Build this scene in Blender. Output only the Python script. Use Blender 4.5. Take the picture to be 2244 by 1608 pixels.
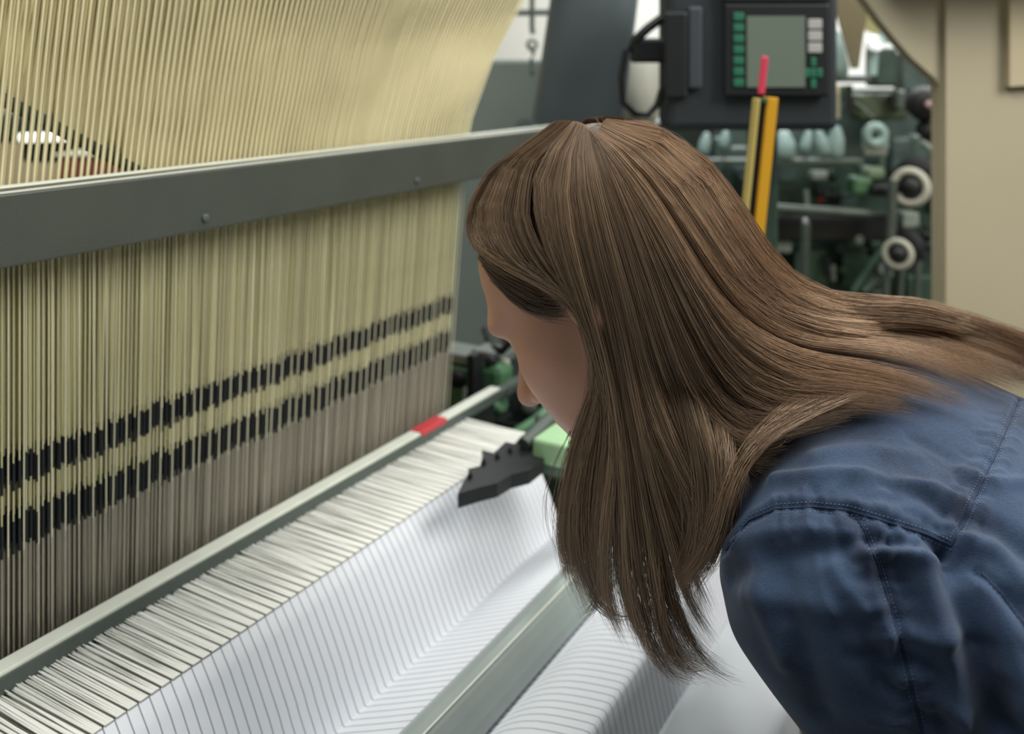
import bpy, bmesh, math, random
import numpy as np
from mathutils import Vector, Matrix
from mathutils.bvhtree import BVHTree

for o in list(bpy.data.objects):
    bpy.data.objects.remove(o)
scene = bpy.context.scene
COL = scene.collection
rng = np.random.default_rng(7)
random.seed(7)

# ------------------------------------------------------------------ camera
# World: +Y runs along the loom (away), +X points from the loom to the weaver, +Z up.
FPX = 2050.0
ANG = math.atan(1198.0 / FPX)
CA, SA = math.cos(ANG), math.sin(ANG)
CAMZ = 1.5
C0 = np.array([0.0, 0.0, CAMZ])
RV = np.array([CA, SA, 0.0])
FV = np.array([-SA, CA, 0.0])
ZV = np.array([0.0, 0.0, 1.0])
cam_d = bpy.data.cameras.new('camera')
cam = bpy.data.objects.new('camera', cam_d)
COL.objects.link(cam)
cam.location = (0, 0, CAMZ)
cam.rotation_euler = (math.pi / 2, 0, ANG)
cam_d.sensor_width = 36.0
cam_d.lens = FPX / 2244.0 * 36.0
cam_d.shift_y = -(804 - 150) / 2244.0
cam_d.clip_start = 0.02
cam_d.dof.use_dof = True
cam_d.dof.focus_distance = 0.615
cam_d.dof.aperture_fstop = 5.4
scene.camera = cam

# ------------------------------------------------------------------ light
world = bpy.data.worlds.new('hall_light')
scene.world = world
world.use_nodes = True
world.node_tree.nodes['Background'].inputs[0].default_value = (0.80, 0.86, 0.84, 1)
world.node_tree.nodes['Background'].inputs[1].default_value = 0.20

def area_light(name, loc, size, energy, color=(1, 1, 1), target=None):
    d = bpy.data.lights.new(name, 'AREA')
    d.shape = 'RECTANGLE'
    d.size, d.size_y = size
    d.energy = energy
    d.color = color
    o = bpy.data.objects.new(name, d)
    COL.objects.link(o)
    o.location = loc
    if target is not None:
        o.rotation_euler = (Vector(target) - Vector(loc)).to_track_quat('-Z', 'Y').to_euler()
    return o
area_light('ceiling_lamp_over_loom', (-0.50, 0.8, 3.6), (1.4, 2.6), 70, (0.985, 1.0, 0.97))
area_light('ceiling_lamp_over_aisle', (1.9, 1.35, 3.1), (1.2, 1.6), 72, (1.0, 0.975, 0.92), (-0.7, 0.8, 1.1))
area_light('back_wall_fill', (-1.0, 4.6, 3.7), (3.4, 1.0), 200, (0.97, 1.0, 0.99))  # unseen fill added to brighten the white wall and rear machinery
vs = scene.view_settings
vs.view_transform = 'Standard'
vs.look = 'None'
vs.gamma = 1.0
vs.use_curve_mapping = False
vs.exposure = 0.0

# ------------------------------------------------------------------ helpers
def PX(px, py, d):
    return C0 + d * FV + (px - 1122.0) / FPX * d * RV + (150.0 - py) / FPX * d * ZV
def W(r, d, z):
    return C0 + r * RV + d * FV + z * ZV
def L(v, u, z):                      # loom coordinates, z measured from the eye level
    return np.array([v, u, CAMZ + z])
def srgb(r, g, b):
    def f(c):
        c = c / 255.0
        return c / 12.92 if c <= 0.04045 else ((c + 0.055) / 1.055) ** 2.4
    return (f(r), f(g), f(b), 1.0)

MATS = {}
def mat(name, rgb, rough=0.5, metal=0.0, var=0.0, scale=20.0, bump=0.0, bscale=200.0, spec=0.5, sss=0.0,
        stretch=None):
    if name in MATS:
        return MATS[name]
    m = bpy.data.materials.new(name)
    m.use_nodes = True
    nt = m.node_tree
    b = nt.nodes['Principled BSDF']
    col = srgb(*rgb)
    b.inputs['Base Color'].default_value = col
    b.inputs['Roughness'].default_value = rough
    b.inputs['Metallic'].default_value = metal
    b.inputs['Specular IOR Level'].default_value = spec
    if sss:
        b.inputs['Subsurface Weight'].default_value = sss
        b.inputs['Subsurface Radius'].default_value = (0.012, 0.005, 0.003)
        b.inputs['Subsurface Scale'].default_value = 0.6
    tc = nt.nodes.new('ShaderNodeTexCoord')
    vec = tc.outputs['Object']
    if stretch:
        mp = nt.nodes.new('ShaderNodeMapping')
        mp.inputs['Scale'].default_value = stretch
        nt.links.new(vec, mp.inputs['Vector'])
        vec = mp.outputs['Vector']
    if var:
        n = nt.nodes.new('ShaderNodeTexNoise')
        n.inputs['Scale'].default_value = scale
        n.inputs['Detail'].default_value = 4
        nt.links.new(vec, n.inputs['Vector'])
        r = nt.nodes.new('ShaderNodeValToRGB')
        r.color_ramp.elements[0].position = 0.3
        r.color_ramp.elements[1].position = 0.7
        r.color_ramp.elements[0].color = tuple(c * (1 - var) for c in col[:3]) + (1,)
        r.color_ramp.elements[1].color = tuple(min(1, c * (1 + var)) for c in col[:3]) + (1,)
        nt.links.new(n.outputs['Fac'], r.inputs['Fac'])
        nt.links.new(r.outputs['Color'], b.inputs['Base Color'])
    if bump:
        n = nt.nodes.new('ShaderNodeTexNoise')
        n.inputs['Scale'].default_value = bscale
        nt.links.new(vec, n.inputs['Vector'])
        bp = nt.nodes.new('ShaderNodeBump')
        bp.inputs['Strength'].default_value = bump
        bp.inputs['Distance'].default_value = 0.001
        nt.links.new(n.outputs['Fac'], bp.inputs['Height'])
        nt.links.new(bp.outputs['Normal'], b.inputs['Normal'])
    MATS[name] = m
    return m

def emat(name, rgb, strength):
    m = bpy.data.materials.new(name)
    m.use_nodes = True
    b = m.node_tree.nodes['Principled BSDF']
    b.inputs['Base Color'].default_value = srgb(*rgb)
    b.inputs['Emission Color'].default_value = srgb(*rgb)
    b.inputs['Emission Strength'].default_value = strength
    MATS[name] = m
    return m

def tag(o, label=None, cat=None, group=None, kind=None):
    if label: o['label'] = label
    if cat: o['category'] = cat
    if group: o['group'] = group
    if kind: o['kind'] = kind
    return o
def thing(name, loc, label, cat, group=None):
    o = bpy.data.objects.new(name, None)
    o.empty_display_size = 0.05
    COL.objects.link(o)
    o.location = Vector(loc)
    tag(o, label, cat, group)
    return o
def rootloc(p):
    l = np.zeros(3)
    while p is not None:
        l = l + np.array(p.location)
        p = p.parent
    return l

class MB:
    """collects shapes in world coordinates, then links them as one mesh object"""
    def __init__(s):
        s.v, s.f, s.m, s.n = [], [], [], 0
        s.sm = []
    def add(s, V, F, mi=0, smooth=False):
        V = [tuple(map(float, p)) for p in V]
        s.v += V
        s.f += [tuple(i + s.n for i in f) for f in F]
        s.m += [mi] * len(F)
        s.sm += [smooth] * len(F)
        s.n += len(V)
        return s
    def box(s, c, size, ax=None, mi=0, bev=0.0):
        c = np.asarray(c, float)
        ax = np.eye(3) if ax is None else np.asarray(ax, float)
        bm = bmesh.new()
        bmesh.ops.create_cube(bm, size=1.0)
        for v in bm.verts:
            v.co = Vector((v.co.x * size[0], v.co.y * size[1], v.co.z * size[2]))
        if bev:
            bmesh.ops.bevel(bm, geom=bm.edges[:], offset=bev, segments=2, profile=0.5, affect='EDGES')
        bm.verts.index_update()
        V = [c + v.co.x * ax[0] + v.co.y * ax[1] + v.co.z * ax[2] for v in bm.verts]
        F = [tuple(v.index for v in f.verts) for f in bm.faces]
        bm.free()
        return s.add(V, F, mi, False)
    def tube(s, pts, r, seg=12, mi=0, cap=True, smooth=True):
        pts = [np.asarray(p, float) for p in pts]
        n = len(pts)
        rr = r if hasattr(r, '__len__') else [r] * n
        V, F = [], []
        ref = None
        for i, p in enumerate(pts):
            t = pts[min(i + 1, n - 1)] - pts[max(i - 1, 0)]
            t = t / (np.linalg.norm(t) + 1e-12)
            if ref is None:
                ref = np.array([0, 0, 1.0]) if abs(t[2]) < 0.9 else np.array([1.0, 0, 0])
            a = np.cross(t, ref); a /= np.linalg.norm(a)
            b = np.cross(t, a)
            ref = -np.cross(a, t) if False else ref
            for k in range(seg):
                th = 2 * math.pi * k / seg
                V.append(p + rr[i] * (math.cos(th) * a + math.sin(th) * b))
        for i in range(n - 1):
            for k in range(seg):
                k2 = (k + 1) % seg
                F.append((i * seg + k, i * seg + k2, (i + 1) * seg + k2, (i + 1) * seg + k))
        s.add(V, F, mi, smooth)
        if cap:
            s.add(V[:seg], [tuple(range(seg))[::-1]], mi, False)
            s.add(V[-seg:], [tuple(range(seg))], mi, False)
        return s
    def lathe(s, c, axis, prof, seg=24, mi=0, smooth=True):
        """prof = [(radius, height along axis)]"""
        c = np.asarray(c, float); t = np.asarray(axis, float); t = t / np.linalg.norm(t)
        ref = np.array([0, 0, 1.0]) if abs(t[2]) < 0.9 else np.array([1.0, 0, 0])
        a = np.cross(t, ref); a /= np.linalg.norm(a); b = np.cross(t, a)
        V, F = [], []
        for r, h in prof:
            for k in range(seg):
                th = 2 * math.pi * k / seg
                V.append(c + h * t + max(r, 1e-5) * (math.cos(th) * a + math.sin(th) * b))
        for i in range(len(prof) - 1):
            for k in range(seg):
                k2 = (k + 1) % seg
                F.append((i * seg + k, i * seg + k2, (i + 1) * seg + k2, (i + 1) * seg + k))
        F.append(tuple(range(seg))[::-1])
        F.append(tuple(range((len(prof) - 1) * seg, len(prof) * seg)))
        return s.add(V, F, mi, smooth)
    def prism(s, poly, off, mi=0):
        """extrude a polygon of 3-D points by the vector off"""
        poly = [np.asarray(p, float) for p in poly]
        n = len(poly)
        V = poly + [p + np.asarray(off, float) for p in poly]
        F = [tuple(range(n)), tuple(range(2 * n - 1, n - 1, -1))]
        for i in range(n):
            j = (i + 1) % n
            F.append((i, i + n, j + n, j))
        return s.add(V, F, mi, False)
    def ring(s, c, axis, R, r, seg=32, sub=10, mi=0):
        c = np.asarray(c, float); t = np.asarray(axis, float); t = t / np.linalg.norm(t)
        ref = np.array([0, 0, 1.0]) if abs(t[2]) < 0.9 else np.array([1.0, 0, 0])
        a = np.cross(t, ref); a /= np.linalg.norm(a); b = np.cross(t, a)
        V, F = [], []
        for i in range(seg):
            th = 2 * math.pi * i / seg
            e = math.cos(th) * a + math.sin(th) * b
            for k in range(sub):
                ph = 2 * math.pi * k / sub
                V.append(c + (R + r * math.cos(ph)) * e + r * math.sin(ph) * t)
        for i in range(seg):
            for k in range(sub):
                i2, k2 = (i + 1) % seg, (k + 1) % sub
                F.append((i * sub + k, i2 * sub + k, i2 * sub + k2, i * sub + k2))
        return s.add(V, F, mi, True)
    def build(s, name, mats, parent=None, kind=None, label=None, fixn=True):
        if not isinstance(mats, (list, tuple)):
            mats = [mats]
        me = bpy.data.meshes.new(name)
        base = rootloc(parent) if parent is not None else np.zeros(3)
        me.from_pydata([tuple(np.array(p) - base) for p in s.v], [], s.f)
        for m in mats:
            me.materials.append(m)
        me.polygons.foreach_set('material_index', s.m)
        me.polygons.foreach_set('use_smooth', s.sm)
        if fixn:
            bm = bmesh.new(); bm.from_mesh(me)
            bmesh.ops.recalc_face_normals(bm, faces=bm.faces[:])
            bm.to_mesh(me); bm.free()
        me.update()
        o = bpy.data.objects.new(name, me)
        COL.objects.link(o)
        if parent is not None:
            o.parent = parent
        if kind: o['kind'] = kind
        if label: o['label'] = label
        return o

def np_mesh(name, V, Q, mats, parent=None, smooth=True, kind=None, midx=None):
    """V (n,3) array, Q (m,3|4) array, straight into a mesh"""
    base = rootloc(parent) if parent is not None else np.zeros(3)
    me = bpy.data.meshes.new(name)
    V = (np.asarray(V, float) - base).astype(np.float32)
    Q = np.asarray(Q, np.int32)
    k = Q.shape[1]
    me.vertices.add(len(V)); me.vertices.foreach_set('co', V.ravel())
    me.loops.add(Q.size); me.loops.foreach_set('vertex_index', Q.ravel())
    me.polygons.add(len(Q))
    me.polygons.foreach_set('loop_start', np.arange(0, Q.size, k, dtype=np.int32))
    me.polygons.foreach_set('loop_total', np.full(len(Q), k, np.int32))
    for m in (mats if isinstance(mats, (list, tuple)) else [mats]):
        me.materials.append(m)
    if midx is not None:
        me.polygons.foreach_set('material_index', np.asarray(midx, np.int32))
    me.polygons.foreach_set('use_smooth', np.full(len(Q), smooth, bool))
    me.update(calc_edges=True)
    me.validate()
    o = bpy.data.objects.new(name, me)
    COL.objects.link(o)
    if parent is not None: o.parent = parent
    if kind: o['kind'] = kind
    return o

def strands(P, r, sides=3, taper=(0.6, 0.15)):
    """P (S,K,3) polylines -> tube mesh arrays"""
    S, K, _ = P.shape
    T = np.gradient(P, axis=1)
    T /= np.linalg.norm(T, axis=2, keepdims=True) + 1e-12
    ref = np.broadcast_to(np.array([0.31, 0.72, 0.55]), T.shape)
    A = np.cross(T, ref); A /= np.linalg.norm(A, axis=2, keepdims=True) + 1e-12
    B = np.cross(T, A)
    x = np.linspace(0, 1, K)
    prof = np.minimum(1, taper[0] + x * 6) * np.where(x > 0.7, 1 - (1 - taper[1]) * (x - 0.7) / 0.3, 1)
    rad = (np.asarray(r).reshape(-1, 1) * prof[None, :])[:, :, None, None]
    th = np.arange(sides) * 2 * math.pi / sides
    ring = np.cos(th)[None, None, :, None] * A[:, :, None, :] + np.sin(th)[None, None, :, None] * B[:, :, None, :]
    V = P[:, :, None, :] + rad * ring
    idx = np.arange(S * K * sides).reshape(S, K, sides)
    a = idx[:, :-1, :]; b = np.roll(idx, -1, axis=2)[:, :-1, :]
    c = np.roll(idx, -1, axis=2)[:, 1:, :]; d = idx[:, 1:, :]
    Q = np.stack([a, b, c, d], axis=-1).reshape(-1, 4)
    return V.reshape(-1, 3), Q

# ------------------------------------------------------------------ materials
M_grey = mat('painted_grey_steel', (74, 78, 70), 0.45, 0.0, 0.07, 14, 0.15, 300)
M_lgrey = mat('pale_metal', (224, 228, 216), 0.4, 0.0, 0.05, 30)
M_dgrey = mat('dark_grey_paint', (82, 92, 86), 0.5, 0.0, 0.05, 20)
M_column = mat('blue_grey_casting', (92, 103, 106), 0.5, 0.0, 0.10, 6, 0.2, 60)
M_black = mat('black_plastic', (26, 29, 31), 0.45, 0.0, 0.1, 20)
M_panel = mat('charcoal_plastic', (44, 50, 54), 0.5, 0.0, 0.06, 20)
M_cord = mat('cream_harness_cord', (228, 222, 178), 0.7, 0.0, 0.06, 9, stretch=(3, 60, 3))
M_cord2 = mat('pale_harness_cord', (222, 218, 188), 0.7, 0.0, 0.06, 9)
M_collar = mat('black_collar', (34, 37, 40), 0.6)
M_wire = mat('heddle_wire', (186, 180, 164), 0.5, 0.2, 0.12, 30, stretch=(3, 80, 3))
M_white = mat('white_yarn', (246, 246, 240), 0.8)
M_wdark = mat('grey_yarn', (92, 92, 84), 0.8)
M_red = mat('red_tape', (200, 60, 66), 0.5)
M_green = mat('green_machine_paint', (84, 128, 92), 0.45, 0.0, 0.15, 30)
M_dgreen = mat('dark_green_paint', (50, 70, 60), 0.5, 0.0, 0.25, 25)
M_mint = mat('pale_green_plastic', (166, 204, 158), 0.5, 0.0, 0.08, 60)
M_steel = mat('worn_steel', (150, 156, 152), 0.35, 0.6, 0.1, 40)
M_rod = mat('dull_rod_steel', (98, 108, 102), 0.4, 0.4, 0.1, 40)
M_rubber = mat('black_rubber', (22, 22, 24), 0.6)
M_ivory = mat('ivory_plastic', (205, 204, 190), 0.5)
M_beige = mat('beige_machine_panel', (198, 187, 158), 0.6, 0.0, 0.03, 5, 0.1, 200)
M_beige_l = mat('pale_beige_panel', (212, 198, 164), 0.6, 0.0, 0.03, 5)
M_tan = mat('tan_wall_paint', (158, 142, 112), 0.8, 0.0, 0.06, 3)
M_floor = mat('dark_hall_floor', (58, 60, 58), 0.6, 0.0, 0.2, 4)
M_yellow = mat('yellow_profile', (226, 168, 40), 0.4)
M_pyellow = mat('pale_yellow_edge', (206, 186, 110), 0.4)
M_pink = mat('pink_red_stick', (226, 66, 96), 0.5)
M_glassy = mat('pale_blue_plastic', (160, 186, 184), 0.2, 0.0, 0.1, 30)
M_skin = mat('skin', (214, 162, 138), 0.5, 0.0, 0.05, 40, 0.12, 900, sss=0.12)
M_lips = mat('lips', (176, 104, 92), 0.45)
M_lash = mat('dark_lash', (38, 28, 24), 0.6)
M_eye = mat('eye_white', (225, 222, 215), 0.15)
M_screen = mat('grey_green_display', (112, 124, 112), 0.25)
M_keyg = mat('green_key', (40, 112, 84), 0.5)
M_keyw = mat('grey_key', (178, 178, 174), 0.5)
M_redtan = mat('brick_red_plastic', (150, 84, 70), 0.6)
M_plain = mat('shaded_white_cotton', (166, 170, 174), 0.85, 0, 0.015, 12, 0.15, 1200)  # shade from her body on the white cover is mixed into this grey

# ------------------------------------------------------------------ the hall
def struct(name, mb, m):
    return tag(mb.build(name, m), kind='structure')
struct('floor', MB().box((0.3, 1.7, -0.05), (9.2, 8.8, 0.1)), M_floor)
M_wallw = mat('white_wall_paint', (236, 236, 230), 0.85, 0, 0.02, 2)
struct('wall_back', MB().box((0.3, 6.05, 2.0), (9.2, 0.1, 4.0)), M_wallw)
struct('wall_left', MB().box((-4.25, 2.0, 2.0), (0.1, 8.0, 4.0)), M_tan)

# ------------------------------------------------------------------ loom: cross beam
HEND = 1.155                      # far end of the harness along the loom
t = thing('cross_beam', L(-0.715, 0.7, -0.16), 'long grey painted steel cross beam running above the loom harness', 'beam')
zt, zb = -0.0965, -0.154
MB().box(L(-0.717, 0.72, (zt + zb) / 2), (0.034, 1.36, zt - zb), bev=0.002).build('beam_body', M_grey, t)
MB().box(L(-0.7405, 0.72, zt - 0.004), (0.012, 1.36, 0.010), bev=0.001).build('top_rail', M_lgrey, t)
MB().box(L(-0.703, 0.72, zt + 0.0006), (0.0045, 1.36, 0.0012)).build('edge_strip', M_lgrey, t)
for u in (0.30, 0.62, 0.96):
    MB().lathe(L(-0.7, u, -0.142), (1, 0, 0), [(0.004, -0.001), (0.004, 0.0015), (0.003, 0.002)], 12).build('screw', M_dgrey, t)

# ------------------------------------------------------------------ loom: harness
har = thing('loom_harness', L(-0.80, 0.6, -0.5), 'curtain of cream harness cords with black collars behind the grey beam', 'harness')
zc = -0.150                       # comber board level
MB().box(L(-0.83, 0.66, zc + 0.012), (0.16, 1.06, 0.012)).build('comber_board', mat('board_brown', (112, 96, 74), 0.7), har)
BANDS = [(-0.150, 0), (-0.329, 1), (-0.352, 0), (-0.378, 1), (-0.405, 2), (-0.495, 2)]
def lower_path(u, v, z):
    k = np.clip((u - 0.5) / 0.65, 0, 1.2)
    return L(v, u - 0.045 * k * (zc - z) / 0.34, z)
def lower_cord_arrays(u, v, r, dz, plain):
    zs = [zc]
    for z, mi in BANDS[1:-1]:
        zs.append(z + dz)
    zs.append(-0.497)
    return zs
# one shared mesh for the individually built banded cords
def banded_mesh(name, r, plain, k):
    mb = MB()
    lv = [b[0] for b in BANDS]
    mi = [0, 1, 0, 1, 2]
    for i in range(5):
        a, b = lv[i], lv[i + 1]
        m = 0 if (plain and i < 4) else mi[i]
        pts = [np.array([0, -0.045 * k * (zc - z) / 0.34, z]) for z in (a, b)]
        mb.tube(pts, r * (1.0 if m == 2 else (1.9 if m == 1 else 1.0)), 6, m, cap=False)
    me = bpy.data.meshes.new(name)
    me.from_pydata(mb.v, [], mb.f)
    for m in (M_cord2 if plain else M_cord, M_collar, M_wire):
        me.materials.append(m)
    me.polygons.foreach_set('material_index', mb.m)
    me.polygons.foreach_set('use_smooth', mb.sm)
    me.update()
    return me
shared = {(p, kk): banded_mesh('harness_cord', 0.0008 if not p else 0.00075, p, kk / 6.0) for p in (True, False) for kk in range(8)}
base = rootloc(har)
ncord = 0
for (row, v, du, plain) in ((0, -0.752, 0.0131, True), (1, -0.760, 0.0052, False)):
    u = 0.16
    while u < HEND:
        k = int(round(np.clip((u - 0.5) / 0.65, 0, 1.1) * 6))
        o = bpy.data.objects.new('harness_cord', shared[(plain, k)])
        COL.objects.link(o)
        o.parent = har
        o.location = Vector(L(v + random.uniform(-0.001, 0.001), u, random.uniform(-0.004, 0.004) if not plain else 0) - base)
        ncord += 1
        u += du * random.uniform(0.96, 1.04)
# further rows of the lower harness, joined
mb = MB()
for row in range(5):
    v = -0.765 - 0.005 * row
    u = 0.16 + 0.0012 * row
    while u < HEND:
        dz = random.uniform(-0.004, 0.004)
        k = np.clip((u - 0.5) / 0.65, 0, 1.1)
        lv = [BANDS[0][0]] + [b[0] + dz for b in BANDS[1:-1]] + [-0.497]
        mi = [0, 1, 0, 1, 2]
        for i in range(5):
            pts = [L(v, u - 0.045 * k * (zc - z) / 0.34, z) for z in (lv[i], lv[i + 1])]
            mb.tube(pts, 0.0008 * (1.1 if mi[i] == 2 else (2.0 if mi[i] == 1 else 1.0)), 4, mi[i], cap=False)
        u += 0.0046 * random.uniform(0.93, 1.07)
mb.build('lower_cord_rows', [M_cord, M_collar, M_wire], har, kind='stuff', fixn=False)
# cords fanning upwards from the comber board
BARA, BARB = (0.30, 0.066), (0.665, -0.134)
def bar_z(u):
    return BARA[1] + (BARB[1] - BARA[1]) * (u - BARA[0]) / (BARB[0] - BARA[0])
MB().tube([L(-0.775, BARA[0], BARA[1]), L(-0.775, BARB[0], BARB[1])], 0.006, 12).build('gathering_bar', M_dgreen, har)
M_fan = mat('upper_harness_cord', (240, 230, 188), 0.7, 0.0, 0.05, 9)
def upper_path(u, v, row):
    tt = np.clip((u - 0.46) / 0.69, -0.3, 1.0)
    l1 = 0.07 + 0.26 * max(tt, 0)
    l2 = 0.07 + 0.95 * max(tt, 0) ** 2
    p0 = L(v, u, zc)
    p1 = L(v + 0.004, u + l1 * 0.15, 0.0)
    p2 = L(v + 0.03 + 0.012 * row, u + l1 * 0.15 + l2 * 0.34, 0.34)
    if row >= 2 and u < BARB[0]:
        zb_ = bar_z(u)
        f_ = (zb_ - zc) / 0.15
        a_ = L(-0.772 - 0.0006 * row, u + l1 * 0.15 * f_, zb_)
        if zb_ < -0.03:
            return [a_, 0.5 * (a_ + p1), 0.12 * a_ + 0.76 * p1 + 0.12 * p2, 0.6 * p1 + 0.4 * p2, p2]
        return [a_, 0.5 * (a_ + p2), p2]
    return [p0, 0.5 * (p0 + p1), 0.12 * p0 + 0.76 * p1 + 0.12 * p2, 0.6 * p1 + 0.4 * p2, p2]
for i in range(140):
    u = 0.16 + i * 0.0071 + random.uniform(-0.0005, 0.0005)
    MB().tube(upper_path(u, -0.757, 0), 0.0013, 6, cap=False).build('fan_cord', M_fan, har, fixn=False)
mb = MB()
for row in range(1, 17):
    v = -0.757 - 0.0085 * row
    u = 0.16 + 0.0013 * row
    while u < HEND:
        keep = 1.0 if u > 0.6 else 0.93
        if random.random() < keep:
            mb.tube(upper_path(u, v, row), 0.0016, 4, cap=False)
        u += 0.0071 * random.uniform(0.96, 1.04)
mb.build('fan_cord_rows', M_fan, har, kind='stuff', fixn=False)

# ------------------------------------------------------------------ loom: reed
reed = thing('reed', L(-0.735, 0.7, -0.56), 'long pale metal reed cap rail between harness cords and warp', 'reed')
MB().box(L(-0.7355, 0.66, -0.4925), (0.017, 1.10, 0.015), bev=0.0012).build('reed_front', M_dgrey, reed)
MB().box(L(-0.7363, 0.66, -0.4835), (0.0170, 1.10, 0.004), bev=0.0012).build('reed_cap', M_lgrey, reed)
mb = MB()
for i in range(430):
    mb.box(L(-0.736, 0.13 + i * 0.0025, -0.53), (0.004, 0.0006, 0.06))
mb.build('reed_wires', M_rod, reed, kind='stuff', fixn=False)
ra = 1.006; rb = 1.066
MB().box(L(-0.7355, (ra + rb) / 2, -0.4835), (0.0195, rb - ra, 0.0075), bev=0.002).build('red_tag', M_red, reed)

# ------------------------------------------------------------------ loom: warp sheet
warp = thing('warp_sheet', L(-0.68, 0.6, -0.52), 'sheet of cream and grey warp threads between reed and cloth', 'threads')
FELL = (-0.6266, -0.500)
PER = 0.0105
UEND = 1.118
def warp_thread(u, z0, z1, r, m):
    return MB().tube([L(-0.745, u, z0), L(FELL[0] + 0.001, u, z1)], r, 5, cap=False), m
n = int((UEND - 0.12) / PER)
me = None
for i in range(n):
    u = 0.12 + PER * i
    if me is None:
        mb = MB().tube([np.array([-0.745, 0, -0.501]), np.array([FELL[0] + 0.001, 0, FELL[1] + 0.0006])], 0.00065, 5, cap=False)
        me = bpy.data.meshes.new('grey_warp_thread')
        me.from_pydata(mb.v, [], mb.f); me.materials.append(M_wdark); me.update()
    o = bpy.data.objects.new('grey_warp_thread', me)
    COL.objects.link(o); o.parent = warp
    o.location = Vector(np.array([0, u, CAMZ]) - rootloc(warp))
mb = MB()
u = 0.12
while u < UEND:
    ph = ((u - 0.12) / PER) % 1.0
    if 0.10 < ph < 0.93:
        z0 = -0.499 + random.choice((-0.002, 0.0, 0.0015)) + random.uniform(-0.001, 0.001)
        mb.tube([L(-0.747, u + random.uniform(-0.0005, 0.0005), z0), L(-0.68, u, -0.4995 + (z0 + 0.499) * 0.4), L(FELL[0] + 0.001, u, FELL[1] + 0.0004)],
                0.00066, 4, cap=False)
    u += 0.00105
mb.build('white_warp_yarn', M_white, warp, kind='stuff', fixn=False)
mb = MB()
u = 0.12
while u < UEND:
    mb.tube([L(-0.747, u, -0.508), L(FELL[0], u, FELL[1] - 0.001)], 0.0007, 4, cap=False)
    u += 0.0013
mb.build('lower_shed_yarn', mat('lower_shed_cotton', (236, 236, 228), 0.8), warp, kind='stuff', fixn=False)

# ------------------------------------------------------------------ loom: striped cloth
def stripe_material():
    m = bpy.data.materials.new('striped_white_cotton')
    m.use_nodes = True
    nt = m.node_tree; b = nt.nodes['Principled BSDF']
    b.inputs['Roughness'].default_value = 0.85
    b.inputs['Specular IOR Level'].default_value = 0.2
    tc = nt.nodes.new('ShaderNodeTexCoord')
    sp = nt.nodes.new('ShaderNodeSeparateXYZ')
    nt.links.new(tc.outputs['Object'], sp.inputs[0])
    def math_(op, a, bv=None):
        n = nt.nodes.new('ShaderNodeMath'); n.operation = op
        if hasattr(a, 'links'): nt.links.new(a, n.inputs[0])
        else: n.inputs[0].default_value = a
        if bv is not None:
            if hasattr(bv, 'links'): nt.links.new(bv, n.inputs[1])
            else: n.inputs[1].default_value = bv
        return n.outputs[0]
    y = math_('SUBTRACT', sp.outputs[1], 0.12 - PER * 0.5)
    fr = math_('FRACT', math_('DIVIDE', y, PER))
    dist = math_('ABSOLUTE', math_('SUBTRACT', fr, 0.5))
    r = nt.nodes.new('ShaderNodeValToRGB')
    e = r.color_ramp.elements
    e[0].position = 0.04; e[0].color = srgb(138, 141, 152)
    e[1].position = 0.075; e[1].color = srgb(222, 225, 231)
    # a second, faint companion line
    nt.links.new(dist, r.inputs['Fac'])
    fine = nt.nodes.new('ShaderNodeTexNoise'); fine.inputs['Scale'].default_value = 900
    nt.links.new(tc.outputs['Object'], fine.inputs['Vector'])
    bp = nt.nodes.new('ShaderNodeBump'); bp.inputs['Strength'].default_value = 0.15; bp.inputs['Distance'].default_value = 0.0006
    nt.links.new(fine.outputs['Fac'], bp.inputs['Height'])
    nt.links.new(bp.outputs['Normal'], b.inputs['Normal'])
    nt.links.new(r.outputs['Color'], b.inputs['Base Color'])
    return m
M_stripe = stripe_material()
prof = [(-0.6266, -0.500), (-0.614, -0.5175), (-0.600, -0.5425), (-0.588, -0.566), (-0.5835, -0.577), (-0.577, -0.590), (-0.5700, -0.6046),
        (-0.5675, -0.6062), (-0.560, -0.6025), (-0.530, -0.590), (-0.4885, -0.572), (-0.47, -0.590), (-0.455, -0.606), (-0.447, -0.606), (-0.435, -0.5965),
        (-0.425, -0.590), (-0.414, -0.5845), (-0.400, -0.5795), (-0.385, -0.576), (-0.370, -0.5735), (-0.355, -0.5715), (-0.349, -0.5715),
        (-0.346, -0.576), (-0.343, -0.588), (-0.337, -0.615), (-0.330, -0.645), (-0.325, -0.68), (-0.325, -0.72)]
us = np.linspace(0.10, 1.105, 120)
V, Q = [], []
np_ = len(prof)
for i, u in enumerate(us):
    for j, (v, z) in enumerate(prof):
        w = 0.0008 * math.sin(u * 31 + j * 0.4) * (1 if 2 < j < 7 else 0.2)
        V.append(L(v, u, z + w))
for i in range(len(us) - 1):
    for j in range(np_ - 1):
        Q.append((i * np_ + j, i * np_ + j + 1, (i + 1) * np_ + j + 1, (i + 1) * np_ + j))
cl = np_mesh('striped_cloth', np.array(V), np.array(Q), M_stripe)
sm = cl.modifiers.new('thickness', 'SOLIDIFY'); sm.thickness = 0.0008; sm.offset = -1
tag(cl, 'white woven cotton cloth with thin grey stripes running off the loom', 'cloth')

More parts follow.
